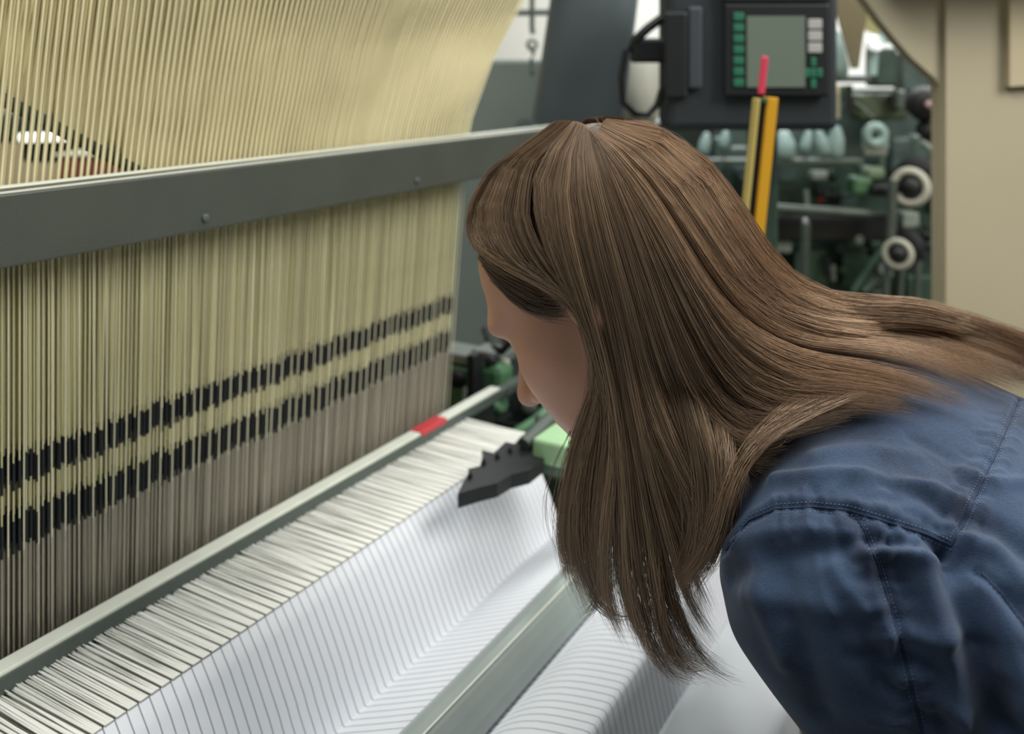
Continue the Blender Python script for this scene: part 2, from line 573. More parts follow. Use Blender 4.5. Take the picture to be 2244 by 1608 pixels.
# breast bar pressing on the cloth
bar = thing('breast_bar', L(-0.466, 0.6, -0.60), 'smooth grey metal bar lying across the striped cloth', 'bar')
bprof = [(-0.4888, -0.5705), (-0.482, -0.5655), (-0.474, -0.5640), (-0.4672, -0.5655), (-0.4655, -0.5672), (-0.4625, -0.5695), (-0.4565, -0.577), (-0.4500, -0.589),
         (-0.4470, -0.600), (-0.4500, -0.605), (-0.468, -0.588), (-0.484, -0.573)]
MB().prism([L(v, 0.10, z) for v, z in bprof], (0, 1.02, 0)).build('bar_body', mat('pale_grey_bar', (150, 160, 156), 0.35, 0.1, 0.04, 20), bar)
MB().tube([L(-0.4662, 0.10, -0.5660), L(-0.4662, 1.12, -0.5660)], 0.0010, 6).build('ridge_highlight', M_lgrey, bar)  # pale line painting the highlight along the bar's edge

# plain cotton cover below the roll
V, Q = [], []
us = np.linspace(0.10, 1.100, 90)
pp = [(-0.331, -0.6380), (-0.3275, -0.6395), (-0.318, -0.647), (-0.305, -0.656), (-0.29, -0.666), (-0.275, -0.6765), (-0.262, -0.687), (-0.256, -0.694), (-0.2535, -0.704), (-0.2525, -0.73), (-0.2525, -0.86)]
for i, u in enumerate(us):
    e = max(0, (u - 1.075) / 0.025)
    for j, (v, z) in enumerate(pp):
        q = j / (len(pp) - 1)
        w = 0.0032 * math.sin((u + 0.9 * v) * 62 + 1.3 * math.sin(u * 17)) * math.sin(math.pi * min(1, q * 1.5)) + 0.0016 * math.sin((u - 1.6 * v) * 120)* math.sin(math.pi * min(1, q * 1.4))
        V.append(L(v - 0.01 * e * e * q, u, z + w - 0.012 * e * e))
m_ = len(pp)
for i in range(len(us) - 1):
    for j in range(m_ - 1):
        Q.append((i * m_ + j, i * m_ + j + 1, (i + 1) * m_ + j + 1, (i + 1) * m_ + j))
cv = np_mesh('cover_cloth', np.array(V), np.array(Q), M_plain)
sm = cv.modifiers.new('thickness', 'SOLIDIFY'); sm.thickness = 0.0015; sm.offset = -1
tag(cv, 'plain white cotton cover hanging below the striped cloth', 'cloth')

# loom bed under the cloth
bed = thing('loom_bed', (-0.58, 0.66, 0.0), 'dark loom bed standing below the cloth', 'machine')
MB().box((-0.57, 0.61, 0.34), (0.40, 1.02, 0.68), bev=0.01).build('bed_body', M_black, bed)
MB().box((-0.33, 0.61, 0.30), (0.05, 0.98, 0.55), bev=0.01).build('front_panel', M_dgreen, bed)
bp_ = thing('back_board', (-0.93, 0.66, 0.0), 'dim brown board standing behind the harness', 'panel')
MB().box((-0.945, 0.66, 0.675), (0.03, 1.20, 1.35), bev=0.004).build('board', mat('dim_brown_panel', (160, 150, 120), 0.7), bp_)
MB().box((-0.945, 0.66, 1.352), (0.04, 1.21, 0.010), bev=0.003).build('board_cap', M_dgrey, bp_)

# ------------------------------------------------------------------ far end of the loom: temple and selvedge gear
def zplane(px, py, z):
    """world point where the pixel's ray meets the horizontal plane at height z (from eye level)"""
    return PX(px, py, -z * FPX / (py - 150.0))
tm = thing('temple', zplane(1100, 1020, -0.47), 'black toothed temple gripping the cloth edge beside a green block', 'temple')
out = [(1003, 1082), (1018, 1050), (1036, 1045), (1026, 1026), (1050, 1022), (1062, 1000), (1056, 985), (1082, 992), (1108, 968), (1128, 972), (1142, 955), (1162, 950),
       (1185, 962), (1192, 1005), (1160, 1030), (1120, 1040), (1090, 1058), (1050, 1068)]
poly = [zplane(x, y, -0.468) for x, y in out]
MB().prism(poly, (0, 0, -0.016)).build('temple_jaw', M_black, tm)
for i, (x, y) in enumerate([(1030, 1040), (1060, 1010), (1090, 998), (1118, 985), (1146, 968)]):
    p = zplane(x, y, -0.466)
    MB().lathe(p - ZV * 0.006, (0.2, -0.3, 1), [(0.004, 0), (0.0035, 0.006), (0.0008, 0.012)], 8).build('tooth', M_rubber, tm)
gb = zplane(1195, 985, -0.462)
MB().box(gb + np.array([0.012, 0.02, 0.0]), (0.050, 0.06, 0.030), bev=0.004).build('green_block', M_mint, tm)
MB().box(gb + np.array([0.045, 0.02, 0.006]), (0.022, 0.05, 0.022), bev=0.004).build('green_clip', M_green, tm)
MB().tube([gb + np.array([-0.03, 0.0, 0.0]), gb + np.array([-0.02, 0.07, 0.02]), gb + np.array([0.01, 0.16, 0.03])], 0.009, 12).build('temple_arm', M_dgrey, tm)

sg = thing('selvedge_gear', PX(1070, 940, 1.47), 'green selvedge mechanism with dark lever at the far end of the reed', 'machine')
p = PX(1085, 850, 1.50)
MB().box(p, (0.05, 0.045, 0.085), bev=0.012).build('green_housing', M_green, sg)
MB().lathe(PX(1078, 905, 1.475), -FV, [(0.022, -0.01), (0.022, 0.012), (0.016, 0.016), (0.008, 0.016), (0.008, 0.010)], 20).build('bearing_boss', M_green, sg)
MB().lathe(PX(1070, 888, 1.46), -FV, [(0.005, 0), (0.005, 0.006), (0.003, 0.008)], 12).build('bolt', M_steel, sg)
MB().box(PX(1041, 848, 1.47), (0.014, 0.03, 0.108), bev=0.003).build('dark_lever', M_black, sg)
MB().box(PX(1000, 845, 1.55), (0.07, 0.04, 0.075), bev=0.004).build('gear_case', M_green, sg)
MB().lathe(PX(1002, 830, 1.52), -FV, [(0.014, -0.005), (0.014, 0.005), (0.006, 0.008)], 16).build('case_hole', M_rubber, sg)
MB().tube([PX(1020, 850, 1.5), PX(1018, 890, 1.48)], 0.004, 10).build('pin', M_steel, sg)
MB().box(PX(1015, 775, 1.56), (0.085, 0.06, 0.016), bev=0.003).build('cover_plate', M_steel, sg)
MB().box(PX(1082, 775, 1.53), (0.06, 0.05, 0.018), bev=0.004).build('sensor_block', M_steel, sg)
MB().lathe(PX(1075, 792, 1.49), -FV, [(0.010, -0.01), (0.010, 0.006), (0.006, 0.008)], 14).build('knob', M_black, sg)
MB().tube([PX(1062, 722, 1.62), PX(1075, 760, 1.56), PX(1100, 770, 1.50), PX(1120, 748, 1.50)], 0.006, 10).build('cable', M_rubber, sg)
MB().box(PX(1108, 800, 1.50), (0.012, 0.01, 0.02), bev=0.003).build('white_tag', M_ivory, sg)

gm = thing('gripper_drive', PX(1170, 960, 1.42), 'dark gripper drive with toothed wheel behind the temple', 'machine')
prof_ = []
c = PX(1160, 890, 1.40)
pts = []
for i in range(28):
    a_ = 2 * math.pi * i / 28
    r_ = 0.034 if i % 2 else 0.028
    pts.append(c + r_ * (math.cos(a_) * RV + math.sin(a_) * ZV))
MB().prism(pts, FV * 0.02).build('toothed_wheel', M_black, gm)
MB().lathe(c - FV * 0.002, -FV, [(0.012, -0.01), (0.012, 0.006), (0.007, 0.010)], 16).build('hub', M_dgrey, gm)
MB().box(PX(1130, 935, 1.42), (0.06, 0.05, 0.030), bev=0.004).build('drive_block', M_black, gm)
MB().box(PX(1215, 940, 1.42), (0.06, 0.04, 0.07), bev=0.006).build('drive_case', M_dgrey, gm)
MB().tube([PX(1120, 960, 1.36), PX(1175, 925, 1.36), PX(1200, 900, 1.40)], 0.010, 12).build('green_arm', M_green, gm)
MB().tube([PX(1180, 915, 1.36), PX(1200, 940, 1.33)], 0.007, 10).build('link', M_dgrey, gm)
MB().box(PX(1170, 1010, 1.45), (0.20, 0.16, 0.05), bev=0.006).build('bracket', M_dgreen, gm)

# reed extension rail that carries the far gear
MB().box(L(-0.7355, 1.30, -0.4945), (0.016, 0.18, 0.014), bev=0.001).build('rail_end', M_dgrey, reed)

# ------------------------------------------------------------------ grey cabinet, column, pole behind the beam
cb = thing('grey_cabinet', (PX(1110, 205, 2.3) * np.array([1, 1, 0])), 'flat grey steel cabinet standing behind the end of the cross beam', 'cabinet')
q = PX(1085, 130, 2.3)
MB().box((q[0] + 0.06, q[1] + 0.11, q[2] / 2), (0.50, 0.24, q[2]), np.stack([RV, FV, ZV]), bev=0.01).build('cabinet_body', mat('cabinet_grey', (112, 122, 116), 0.5, 0, 0.03, 8), cb)
ctop = q[2]
MB().box((q[0] - 0.02, q[1] - 0.015, q[2] - 0.42), (0.30, 0.012, 0.70), np.stack([RV, FV, ZV]), bev=0.004).build('cabinet_door', mat('cabinet_grey', (112, 122, 116)), cb)

cl_ = thing('loom_column', PX(1270, 240, 1.75) * np.array([1, 1, 0]), 'tall blue-grey cast column beside the control terminal', 'column')
def colm(x0, x1, y, d):
    return PX((x0 + x1) / 2, y, d), (x1 - x0) / 2 / FPX * d
rows = [(1215, 1408, -150, 1.75), (1205, 1396, 0, 1.75), (1186, 1380, 130, 1.75), (1166, 1366, 255, 1.75), (1140, 1345, 420, 1.75), (1100, 1320, 700, 1.75), (1080, 1310, 1000, 1.75), (1070, 1300, 1900, 1.75)]
Vc, Fc = [], []
NS = 28
for (x0, x1, y, d) in rows:
    c, r = colm(x0, x1, y, d)
    for k in range(NS):
        th = 2 * math.pi * k / NS
        cx, sx = math.cos(th), math.sin(th)
        ex = math.copysign(abs(cx) ** 0.6, cx); ey = math.copysign(abs(sx) ** 0.6, sx)
        Vc.append(c + r * ex * RV + 0.07 * ey * FV)
for i in range(len(rows) - 1):
    for k in range(NS):
        k2 = (k + 1) % NS
        Fc.append((i * NS + k, i * NS + k2, (i + 1) * NS + k2, (i + 1) * NS + k))
Fc.append(tuple(range(NS))); Fc.append(tuple(range((len(rows) - 1) * NS, len(rows) * NS)))
zmin = min(p[2] for p in Vc)
Vc = [np.array([p[0], p[1], max(p[2], 0.0)]) for p in Vc]
MB().add(Vc, Fc, 0, True).build('column_body', M_column, cl_)
MB().tube([PX(1150, 285, 1.62), PX(1175, 300, 1.70)], 0.02, 16).build('beam_socket', M_column, cl_)
MB().tube([PX(1345, 0, 1.70), PX(1335, 120, 1.70), PX(1318, 250, 1.70)], 0.018, 16).build('column_rib', M_column, cl_)

ch = thing('hanging_hook', PX(1166, 130, 2.1), 'thin dark chain hook hanging in front of the white wall', 'hook')
MB().tube([PX(1166, -120, 2.1), PX(1166, 35, 2.1), PX(1166, 60, 2.1), PX(1168, 75, 2.1)], 0.006, 10).build('rod', M_rod, ch)
MB().ring(PX(1166, 98, 2.1), FV, 0.010, 0.0035).build('chain_link', M_dgrey, ch)
MB().tube([PX(1160, 100, 2.1), PX(1170, 116, 2.1), PX(1164, 132, 2.1), PX(1166, 165, 2.1)], 0.005, 10).build('hook_tip', M_dgrey, ch)
MB().tube([PX(1060, 28, 2.15), PX(1260, 26, 2.15)], 0.008, 10).build('cross_rod', M_rod, ch)

# ------------------------------------------------------------------ control terminal
TD = 1.50
AX = np.stack([RV, FV, ZV])
def cb_box(x0, x1, y0, y1, d, depth):
    c = PX((x0 + x1) / 2, (y0 + y1) / 2, d)
    return c, ((x1 - x0) / FPX * d, depth, (y1 - y0) / FPX * d)
te = thing('control_terminal', PX(1640, 283, TD), 'black loom control terminal with grey display and side keys', 'terminal')
c, sz = cb_box(1452, 1816, -75, 282, TD + 0.06, 0.10)
MB().box(c, sz, AX, bev=0.012).build('housing', M_panel, te)
c, sz = cb_box(1586, 1816, 8, 212, TD, 0.012)
MB().box(c, sz, AX, bev=0.004).build('bezel', M_black, te)
c, sz = cb_box(1584, 1818, -60, 6, TD, 0.016)
MB().box(c, sz, AX, bev=0.005).build('visor', M_panel, te)
c, sz = cb_box(1636, 1764, 36, 192, TD - 0.007, 0.004)
MB().box(c, sz, AX, bev=0.001).build('display', M_screen, te)
c, sz = cb_box(1508, 1538, 15, 195, TD + 0.005, 0.012)
MB().box(c, sz, AX, bev=0.004).build('side_ridge', mat('charcoal_ridge', (62, 68, 74), 0.5), te)
c, sz = cb_box(1456, 1506, 26, 215, TD + 0.006, 0.012)
MB().box(c, sz, AX, bev=0.004).build('side_recess', M_black, te)
for i in range(7):
    c, sz = cb_box(1607, 1630, 28 + i * 24, 46 + i * 24, TD - 0.006, 0.006)
    MB().box(c, sz, AX, bev=0.0015).build('green_key', M_keyg, te)
for i in range(3):
    c, sz = cb_box(1770, 1801, 42 + i * 26, 64 + i * 26, TD - 0.006, 0.006)
    MB().box(c, sz, AX, bev=0.0015).build('grey_key', M_keyw, te)
for (x, y) in ((1782, 136), (1782, 160), (1782, 184), (1769, 160), (1796, 160)):
    c, sz = cb_box(x - 6, x + 6, y - 10, y + 10, TD - 0.006, 0.006)
    MB().box(c, sz, AX, bev=0.0015).build('arrow_key', M_keyg, te)
MB().tube([PX(1450, 40, TD + 0.05), PX(1420, 62, TD + 0.05), PX(1392, 88, TD + 0.05), PX(1384, 110, TD + 0.06)], 0.008, 12).build('bracket_arm', M_black, te)
c, sz = cb_box(1384, 1460, 84, 138, TD + 0.07, 0.05)
MB().box(c, sz, AX, bev=0.006).build('bracket_clamp', M_black, te)
MB().tube([PX(1372, 110, TD + .05), PX(1362, 170, TD + .05), PX(1366, 225, TD + .05), PX(1392, 250, TD + .05), PX(1420, 252, TD + .05), PX(1440, 230, TD + .05), PX(1452, 190, TD + .05)], 0.0055, 12).build('cable_loop', M_rubber, te)
c, sz = cb_box(1640, 1700, 282, 560, TD + 0.12, 0.03)
MB().box(c, sz, AX, bev=0.004).build('terminal_post', M_dgreen, te)
# pale insulating drum behind the bracket
dr = thing('white_drum', PX(1405, 260, 2.0), 'pale grey plastic drum behind the terminal bracket', 'drum')
MB().lathe(PX(1405, 195, 2.0), ZV, [(0.030, -0.07), (0.042, -0.05), (0.045, 0.0), (0.042, 0.05), (0.036, 0.07)], 24).build('drum_body', M_ivory, dr)
MB().lathe(PX(1405, 118, 2.0), ZV, [(0.012, -0.01), (0.012, 0.02)], 16).build('drum_neck', M_dgrey, dr)
q = PX(1405, 262, 2.0)
MB().tube([q, (q[0], q[1], 0.0)], 0.02, 14).build('drum_stand', M_dgrey, dr)

# ------------------------------------------------------------------ yellow sensor post
YD = 1.30
sp_ = thing('sensor_post', PX(1660, 500, YD), 'leaning yellow and black light-barrier post with a pink stick on top', 'post')
ax_y = PX(1683, 210, YD) - PX(1655, 485, YD); ax_y /= np.linalg.norm(ax_y)
bx = RV - np.dot(RV, ax_y) * ax_y; bx /= np.linalg.norm(bx)
by = np.cross(ax_y, bx)
def post_piece(x0, x1, ytop, d, depth, m, name):
    top = PX((x0 + x1) / 2, ytop, d)
    ln = 1.36
    MB().box(top - ax_y * ln / 2, ((x1 - x0) / FPX * d, depth, ln), np.stack([bx, by, ax_y]), bev=0.0015).build(name, m, sp_)
post_piece(1677, 1700, 213, YD, 0.03, M_yellow, 'yellow_face')
post_piece(1662, 1677, 216, YD + 0.004, 0.022, M_black, 'black_lens')
post_piece(1654, 1662, 215, YD, 0.026, M_pyellow, 'pale_flange')
top = PX(1676, 206, YD)
MB().box(top + ZV * 0.026 - RV * 0.0025, (0.0095, 0.006, 0.053), np.stack([bx, by, ax_y]), bev=0.002).build('pink_stick', M_pink, sp_)
MB().box(PX(1676, 220, YD - 0.012), (0.006, 0.004, 0.006), bev=0.001).build('indicator', M_keyg, sp_)

# ------------------------------------------------------------------ beige casing with arch
BD = 1.75
ca = thing('arched_casing', PX(2150, 400, BD) * np.array([1, 1, 0]), 'large beige machine casing with an arched opening', 'casing')
def arc_pts():
    pts = [(1700, -330), (1790, -190), (1850, -80), (1890, -10), (1932, 48), (1968, 92), (2000, 128), (2034, 158), (2050, 172), (2060, 190)]
    return pts
outer = [(x, y) for x, y in arc_pts()] + [(2062, 240), (2062, 1600), (2062, 2000), (2600, 2000), (2600, -420), (1700, -420)]
poly = [PX(x, y, BD) for x, y in outer]
MB().prism(poly, FV * 0.04).build('casing_side', M_beige, ca)
poly = [PX(x, y, BD - 0.012) for x, y in [(2073, -420), (2073, 2000), (2600, 2000), (2600, 182), (2206, 200), (2206, -420)]]
MB().prism(poly, FV * 0.012).build('casing_panel', M_beige, ca)
poly = [PX(x, y, BD - 0.028) for x, y in [(2213, -420), (2213, 190), (2600, 160), (2600, -420)]]
MB().prism(poly, FV * 0.028).build('casing_flap', M_beige_l, ca)
c_ = PX(2270, -95, BD - 0.06)
MB().box(c_, (0.54, 0.12, 0.05), AX, bev=0.006).build('casing_shade_block', M_beige, ca)  # out-of-view overhang added to shade the upper casing
for o in ca.children:
    me = o.data
    for v in me.vertices:
        w = v.co.z + ca.location.z
        if w < 0: v.co.z = -ca.location.z

# ------------------------------------------------------------------ neighbouring green loom seen under the arch
gl = thing('green_loom', PX(1800, 500, 2.6) * np.array([1, 1, 0]), 'dark green neighbouring loom full of rods and brackets', 'machine')
def gbox(x0, x1, y0, y1, d, depth, m, name, bev=0.004, par=None):
    c, sz = cb_box(x0, x1, y0, y1, d + depth / 2, depth)
    return MB().box(c, sz, AX, bev=bev).build(name, m, par or gl)
gbox(1430, 2200, 350, 820, 2.62, 0.10, M_dgreen, 'frame_panel')
gbox(1480, 2200, 195, 352, 2.70, 0.08, mat('dim_machine_grey', (72, 88, 84), 0.5, 0, 0.3, 18), 'upper_panel')
c = PX(1800, 1100, 2.65)
MB().box((c[0], c[1], c[2] / 2), (0.9, 0.1, c[2]), AX).build('frame_foot', M_dgreen, gl)
gbox(1420, 1560, 268, 700, 2.55, 0.06, mat('deep_green_paint', (30, 42, 38), 0.6, 0, 0.3, 20), 'side_panel')  # side panel in a deeper green than the frame
gbox(1676, 1940, 470, 520, 2.45, 0.08, M_rubber, 'dark_channel')
MB().tube([PX(1640, 452, 2.40), PX(1940, 470, 2.40)], 0.011, 14).build('cross_rod', M_rod, gl)
MB().tube([PX(1766, 490, 2.35), PX(1762, 690, 2.35)], 0.012, 14).build('upright_rod', M_rod, gl)
MB().lathe(PX(1765, 488, 2.35), ZV, [(0.009, -0.012), (0.010, 0.0), (0.006, 0.012)], 14).build('rod_cap', M_steel, gl)
MB().tube([PX(1958, 395, 2.35), PX(1950, 545, 2.35)], 0.013, 14).build('upright_rod', M_rod, gl)
for x in (1945, 1976, 2012):
    MB().tube([PX(x, 570, 2.36), PX(x - 6, 720, 2.36)], 0.009, 12).build('upright_rod', M_rod, gl)
gbox(1730, 1800, 540, 640, 2.5, 0.1, M_green.copy() if False else mat('mid_green_paint', (58, 84, 68), 0.5, 0, 0.2, 30), 'gear_box')
gbox(1835, 1900, 540, 620, 2.52, 0.08, mat('mid_green_paint', (58, 84, 68)), 'gear_box')
gbox(1860, 1905, 385, 425, 2.42, 0.06, M_green, 'green_bracket', 0.012)
gbox(1892, 1935, 365, 392, 2.42, 0.05, mat('sage_paint', (128, 150, 122), 0.5), 'pale_lug', 0.012)
gbox(1900, 1985, 400, 428, 2.40, 0.06, M_black, 'shaft_block', 0.01)
gbox(1905, 1975, 545, 566, 2.40, 0.06, M_black, 'shaft_block', 0.01)
gbox(1790, 1804, 428, 444, 2.55, 0.03, mat('red_lamp', (120, 44, 42), 0.5), 'red_button', 0.003)
gbox(1870, 1975, 205, 262, 2.55, 0.10, mat('olive_cast', (74, 84, 62), 0.5, 0, 0.25, 25), 'cast_bracket', 0.012)
gbox(1905, 1955, 105, 190, 2.5, 0.08, M_dgreen, 'dark_bracket', 0.01)
gbox(1965, 2030, 115, 200, 2.55, 0.06, mat('dim_machine_grey', (58, 70, 68)), 'grey_plate', 0.008)
gbox(1958, 1980, 195, 240, 2.5, 0.05, M_rod, 'small_lug', 0.008)
gbox(1800, 1900, 165, 180, 2.3, 0.05, M_column, 'cross_bar', 0.004)
gbox(1810, 1836, 185, 260, 2.5, 0.04, M_beige, 'beige_strut', 0.004)
MB().tube([PX(1870, 640, 2.4), PX(1935, 545, 2.4)], 0.010, 12).build('brace', mat('mid_green_paint', (58, 84, 68)), gl)
gbox(1980, 2075, 600, 720, 2.55, 0.05, mat('mid_green_paint', (58, 84, 68)), 'low_panel', 0.006)
gbox(2030, 2075, 415, 470, 2.5, 0.06, mat('mid_green_paint', (58, 84, 68)), 'side_bracket', 0.01)
for (x0, x1, y0, y1) in ((1945, 1990, 300, 385), (1985, 2060, 295, 350), (1700, 1740, 340, 400), (1560, 1600, 300, 420), (1590, 1640, 320, 380)):
    gbox(x0, x1, y0, y1, 2.52, 0.06, mat('dim_machine_grey', (58, 70, 68)), 'cast_plate', 0.01)

rc = random.Random(21)
CL = [mat('dim_machine_grey', (58, 70, 68)), mat('mid_green_paint', (58, 84, 68)), M_rod, M_dgreen, mat('grey_green_cast', (104, 118, 108), 0.5, 0, 0.2, 30), M_black,
      mat('worn_pale_cast', (150, 160, 150), 0.5, 0, 0.15, 30), M_column]
for i in range(74):
    x = rc.uniform(1500, 2050); y = rc.uniform(200, 650)
    if x < 1640 and y < 290: continue
    if 1500 < x < 1880 and 255 < y < 365: continue
    d = rc.uniform(2.44, 2.60); m = rc.choice(CL); k = rc.random()
    if k < 0.35:
        w_, h_ = rc.uniform(14, 46), rc.uniform(14, 40)
        gbox(x - w_ / 2, x + w_ / 2, y - h_ / 2, y + h_ / 2, d, 0.05, m, 'bracket', 0.006)
    elif k < 0.6:
        r_ = rc.uniform(0.008, 0.022)
        MB().lathe(PX(x, y, d), -FV + RV * rc.uniform(-.6, .6) + ZV * rc.uniform(-.3, .5), [(r_, -0.03), (r_, 0.01), (r_ * 0.7, 0.016), (r_ * 0.4, 0.016), (r_ * 0.4, 0.008)], 16).build('boss', m, gl)
    elif k < 0.85:
        an = rc.choice((0, 1.57, 1.57, 0.7, -0.7)) + rc.uniform(-.1, .1); ln = rc.uniform(30, 80)
        MB().tube([PX(x - ln * math.cos(an) / 2, y - ln * math.sin(an) / 2, d), PX(x + ln * math.cos(an) / 2, y + ln * math.sin(an) / 2, d)], rc.uniform(0.004, 0.010), 10).build('linkage_rod', m, gl)
    else:
        MB().ring(PX(x, y, d), -FV + RV * rc.uniform(-.6, .6), rc.uniform(0.010, 0.02), 0.005, 20, 8).build('spring_ring', m, gl)

# pulleys with ivory rims
for k, (x, y, r) in enumerate(((1995, 410, 0.050), (1968, 556, 0.040))):
    pu = thing('pulley', PX(x, y, 2.33), ('larger' if k == 0 else 'smaller') + ' pulley with an ivory rim and black wheel, ' + ('above the' if k == 0 else 'below the') + ' steel cross rod', 'pulley')
    axd = -FV * 0.75 - RV * 0.66
    MB().ring(PX(x, y, 2.33), axd, r * 0.80, r * 0.20).build('rim', M_ivory, pu)
    MB().lathe(PX(x + 14, y - 14, 2.38), axd, [(r * 1.2, -0.012), (r * 1.2, 0.006), (r * 0.7, 0.012)], 28).build('wheel', M_rubber, pu)
    MB().lathe(PX(x, y, 2.33), axd, [(r * 0.6, -0.006), (r * 0.6, 0.004), (r * 0.2, 0.02)], 20).build('hub', M_black, pu)
# black motor knobs
for k, (x, y, r) in enumerate(((2025, 228, 0.042), (2034, 287, 0.024))):
    kn = thing('motor_knob', PX(x, y, 2.36), ('wide' if k == 0 else 'narrow') + ' black rubber knob beside the beige casing edge', 'knob')
    MB().lathe(PX(x, y, 2.36), -FV - 0.3 * ZV, [(r * 0.8, -0.03), (r, -0.02), (r, 0.015), (r * 0.75, 0.03), (r * 0.3, 0.032)], 24).build('grip', M_rubber, kn)
    MB().lathe(PX(x, y, 2.35) - FV * 0.03, -FV - 0.3 * ZV, [(r * 0.25, -0.004), (r * 0.25, 0.006)], 14).build('cap', mat('pinkish_cap', (190, 160, 165), 0.4) if k == 0 else M_rod, kn)
# pale blue bobbins in a row
MB().box(PX(1690, 352, 2.41), (0.46, 0.05, 0.012), AX, bev=0.003).build('bobbin_rail', M_rod, gl)
BOB = ((1718, 318, 0.030, 0.075, 'widest pale blue bobbin on the rail beside the yellow post'), (1768, 308, 0.014, 0.06, 'slim pale blue bobbin between the wide one and the leaning pair'),
       (1800, 312, 0.018, 0.07, 'pale blue bobbin leaning against the tallest one'), (1832, 312, 0.022, 0.085, 'tallest pale blue bobbin beside the eye bracket'),
       (1690, 300, 0.014, 0.04, 'short pale blue bobbin half behind the yellow post'), (1545, 315, 0.016, 0.06, 'pale blue bobbin under the ridged side of the terminal housing'),
       (1588, 305, 0.014, 0.05, 'small pale blue bobbin under the display of the terminal'))
for k, (x, y, r, h, lb) in enumerate(BOB):
    bo = thing('bobbin', PX(x, y, 2.40), lb, 'bobbin', 'bobbins on the green loom')
    ax_ = ZV + RV * random.uniform(-0.35, 0.35)
    MB().lathe(PX(x, y, 2.40), ax_, [(r * 0.6, -h / 2), (r, -h * 0.3), (r * 0.95, h * 0.1), (r * 0.55, h * 0.4), (r * 0.3, h / 2)], 20).build('bobbin_body', M_glassy, bo)
    MB().tube([PX(x, y, 2.40) - ax_ * h / 2, PX(x, 350, 2.40)], r * 0.25, 12).build('spindle', M_rod, bo)
# blue-grey eye bracket
eb = thing('eye_bracket', PX(1918, 340, 2.38), 'pale blue-grey bracket plate with a round eye hole', 'bracket')
bm_p = []
N_ = 24
cc = PX(1918, 296, 2.38)
MB().ring(cc, FV, 0.022, 0.012, 28, 10).build('eye', M_glassy, eb)
MB().box(PX(1918, 328, 2.39), (0.062, 0.012, 0.030), AX, bev=0.004).build('foot_plate', M_steel, eb)
MB().box(PX(1895, 305, 2.39), (0.012, 0.012, 0.05), AX, bev=0.003).build('side_web', M_glassy, eb)
MB().box(PX(1941, 305, 2.39), (0.012, 0.012, 0.05), AX, bev=0.003).build('side_web', M_glassy, eb)
# neighbouring harness: bundles of yellow cords, hanging bundle, pale cup painting a bright reflector
nh = thing('neighbour_harness', PX(1930, 60, 2.9), 'bundle of pale yellow cords hanging inside the arch', 'harness')
for i in range(46):
    f = i / 45
    xa = 1868 + 150 * f; xb = 1884 + 112 * f
    MB().tube([PX(xa - 40, -260, 2.9 + 0.06 * (i % 3)), PX(xb, 62 + 42 * f, 2.9 + 0.04 * (i % 3))], 0.0042, 6).build('cord', mat('yellow_cord', (196, 190, 138), 0.7, 0, 0.1, 20), nh)
tb = thing('cord_bundle', PX(1868, 145, 2.1), 'tapered tan cord bundle hanging beside the terminal', 'cords')
for i in range(9):
    f = i / 8 - 0.5
    MB().tube([PX(1862 + 78 * f, -200, 2.1), PX(1866 + 56 * f, 30, 2.1), PX(1873 + 12 * f, 150, 2.1)], [0.0062, 0.0060, 0.003], 8).build('cord', mat('tan_cord', (150, 140, 116), 0.8), tb)
lr = thing('highlight_cup', PX(1915, 110, 2.45), 'small pale cup painted as a bright highlight beside the yellow cords', 'highlight')
MB().lathe(PX(1915, 98, 2.45), -FV + 0.5 * ZV, [(0.012, -0.02), (0.020, -0.01), (0.023, 0.008), (0.021, 0.009), (0.012, 0.0)], 24).build('cup', mat('highlight_white', (235, 240, 240), 0.15, 0.2), lr)  # near-white cup stands in for a bright highlight
MB().tube([PX(1915, 108, 2.47), PX(1912, 165, 2.47)], 0.012, 12).build('stem', M_glassy, lr)
MB().box(PX(1938, 82, 2.48), (0.03, 0.02, 0.03), AX, bev=0.006).build('mount', M_glassy, lr)
gv = thing('glass_vial', PX(1836, 165, 2.2), 'pale blue pointed plastic cone hanging beside the terminal', 'cone')
MB().lathe(PX(1836, 125, 2.2), ZV, [(0.022, -0.05), (0.025, -0.02), (0.016, 0.02), (0.006, 0.06)], 20).build('cone_body', M_glassy, gv)
MB().lathe(PX(1836, 168, 2.2), ZV, [(0.012, -0.008), (0.012, 0.004)], 14).build('cone_base', M_column, gv)

# things glimpsed between the harness cords
bg = thing('green_drive_box', PX(80, 300, 1.9), 'dark green drive box glimpsed between the upper harness cords', 'machine')
MB().box(PX(70, 280, 1.9), (0.30, 0.10, 0.055), AX, bev=0.01).build('box_body', M_dgreen, bg)
MB().box(PX(190, 325, 1.92), (0.22, 0.10, 0.05), AX, bev=0.01).build('box_side', M_dgreen, bg)
ll = thing('tube_lamp', PX(125, 300, 1.6), 'short bright tube lamp glimpsed between the upper harness cords', 'lamp')
MB().tube([PX(45, 302, 1.6), PX(205, 298, 1.6)], 0.008, 12).build('lamp_tube', emat('lamp_glow', (255, 252, 235), 1.6), ll)
MB().tube([PX(35, 302, 1.6), PX(45, 302, 1.6)], 0.009, 12).build('lamp_cap', M_dgrey, ll)
rb_ = thing('red_cabinet', PX(270, 352, 1.7) * np.array([1, 1, 0]), 'brick red cabinet with ivory top glimpsed behind the harness cords', 'cabinet')
q = PX(270, 338, 1.7)
MB().box((q[0], q[1], q[2] / 2), (0.20, 0.08, q[2]), AX, bev=0.006).build('cabinet_body', M_redtan, rb_)
MB().box((q[0], q[1], q[2] + 0.002), (0.21, 0.09, 0.006), AX, bev=0.002).build('cabinet_top', M_ivory, rb_)

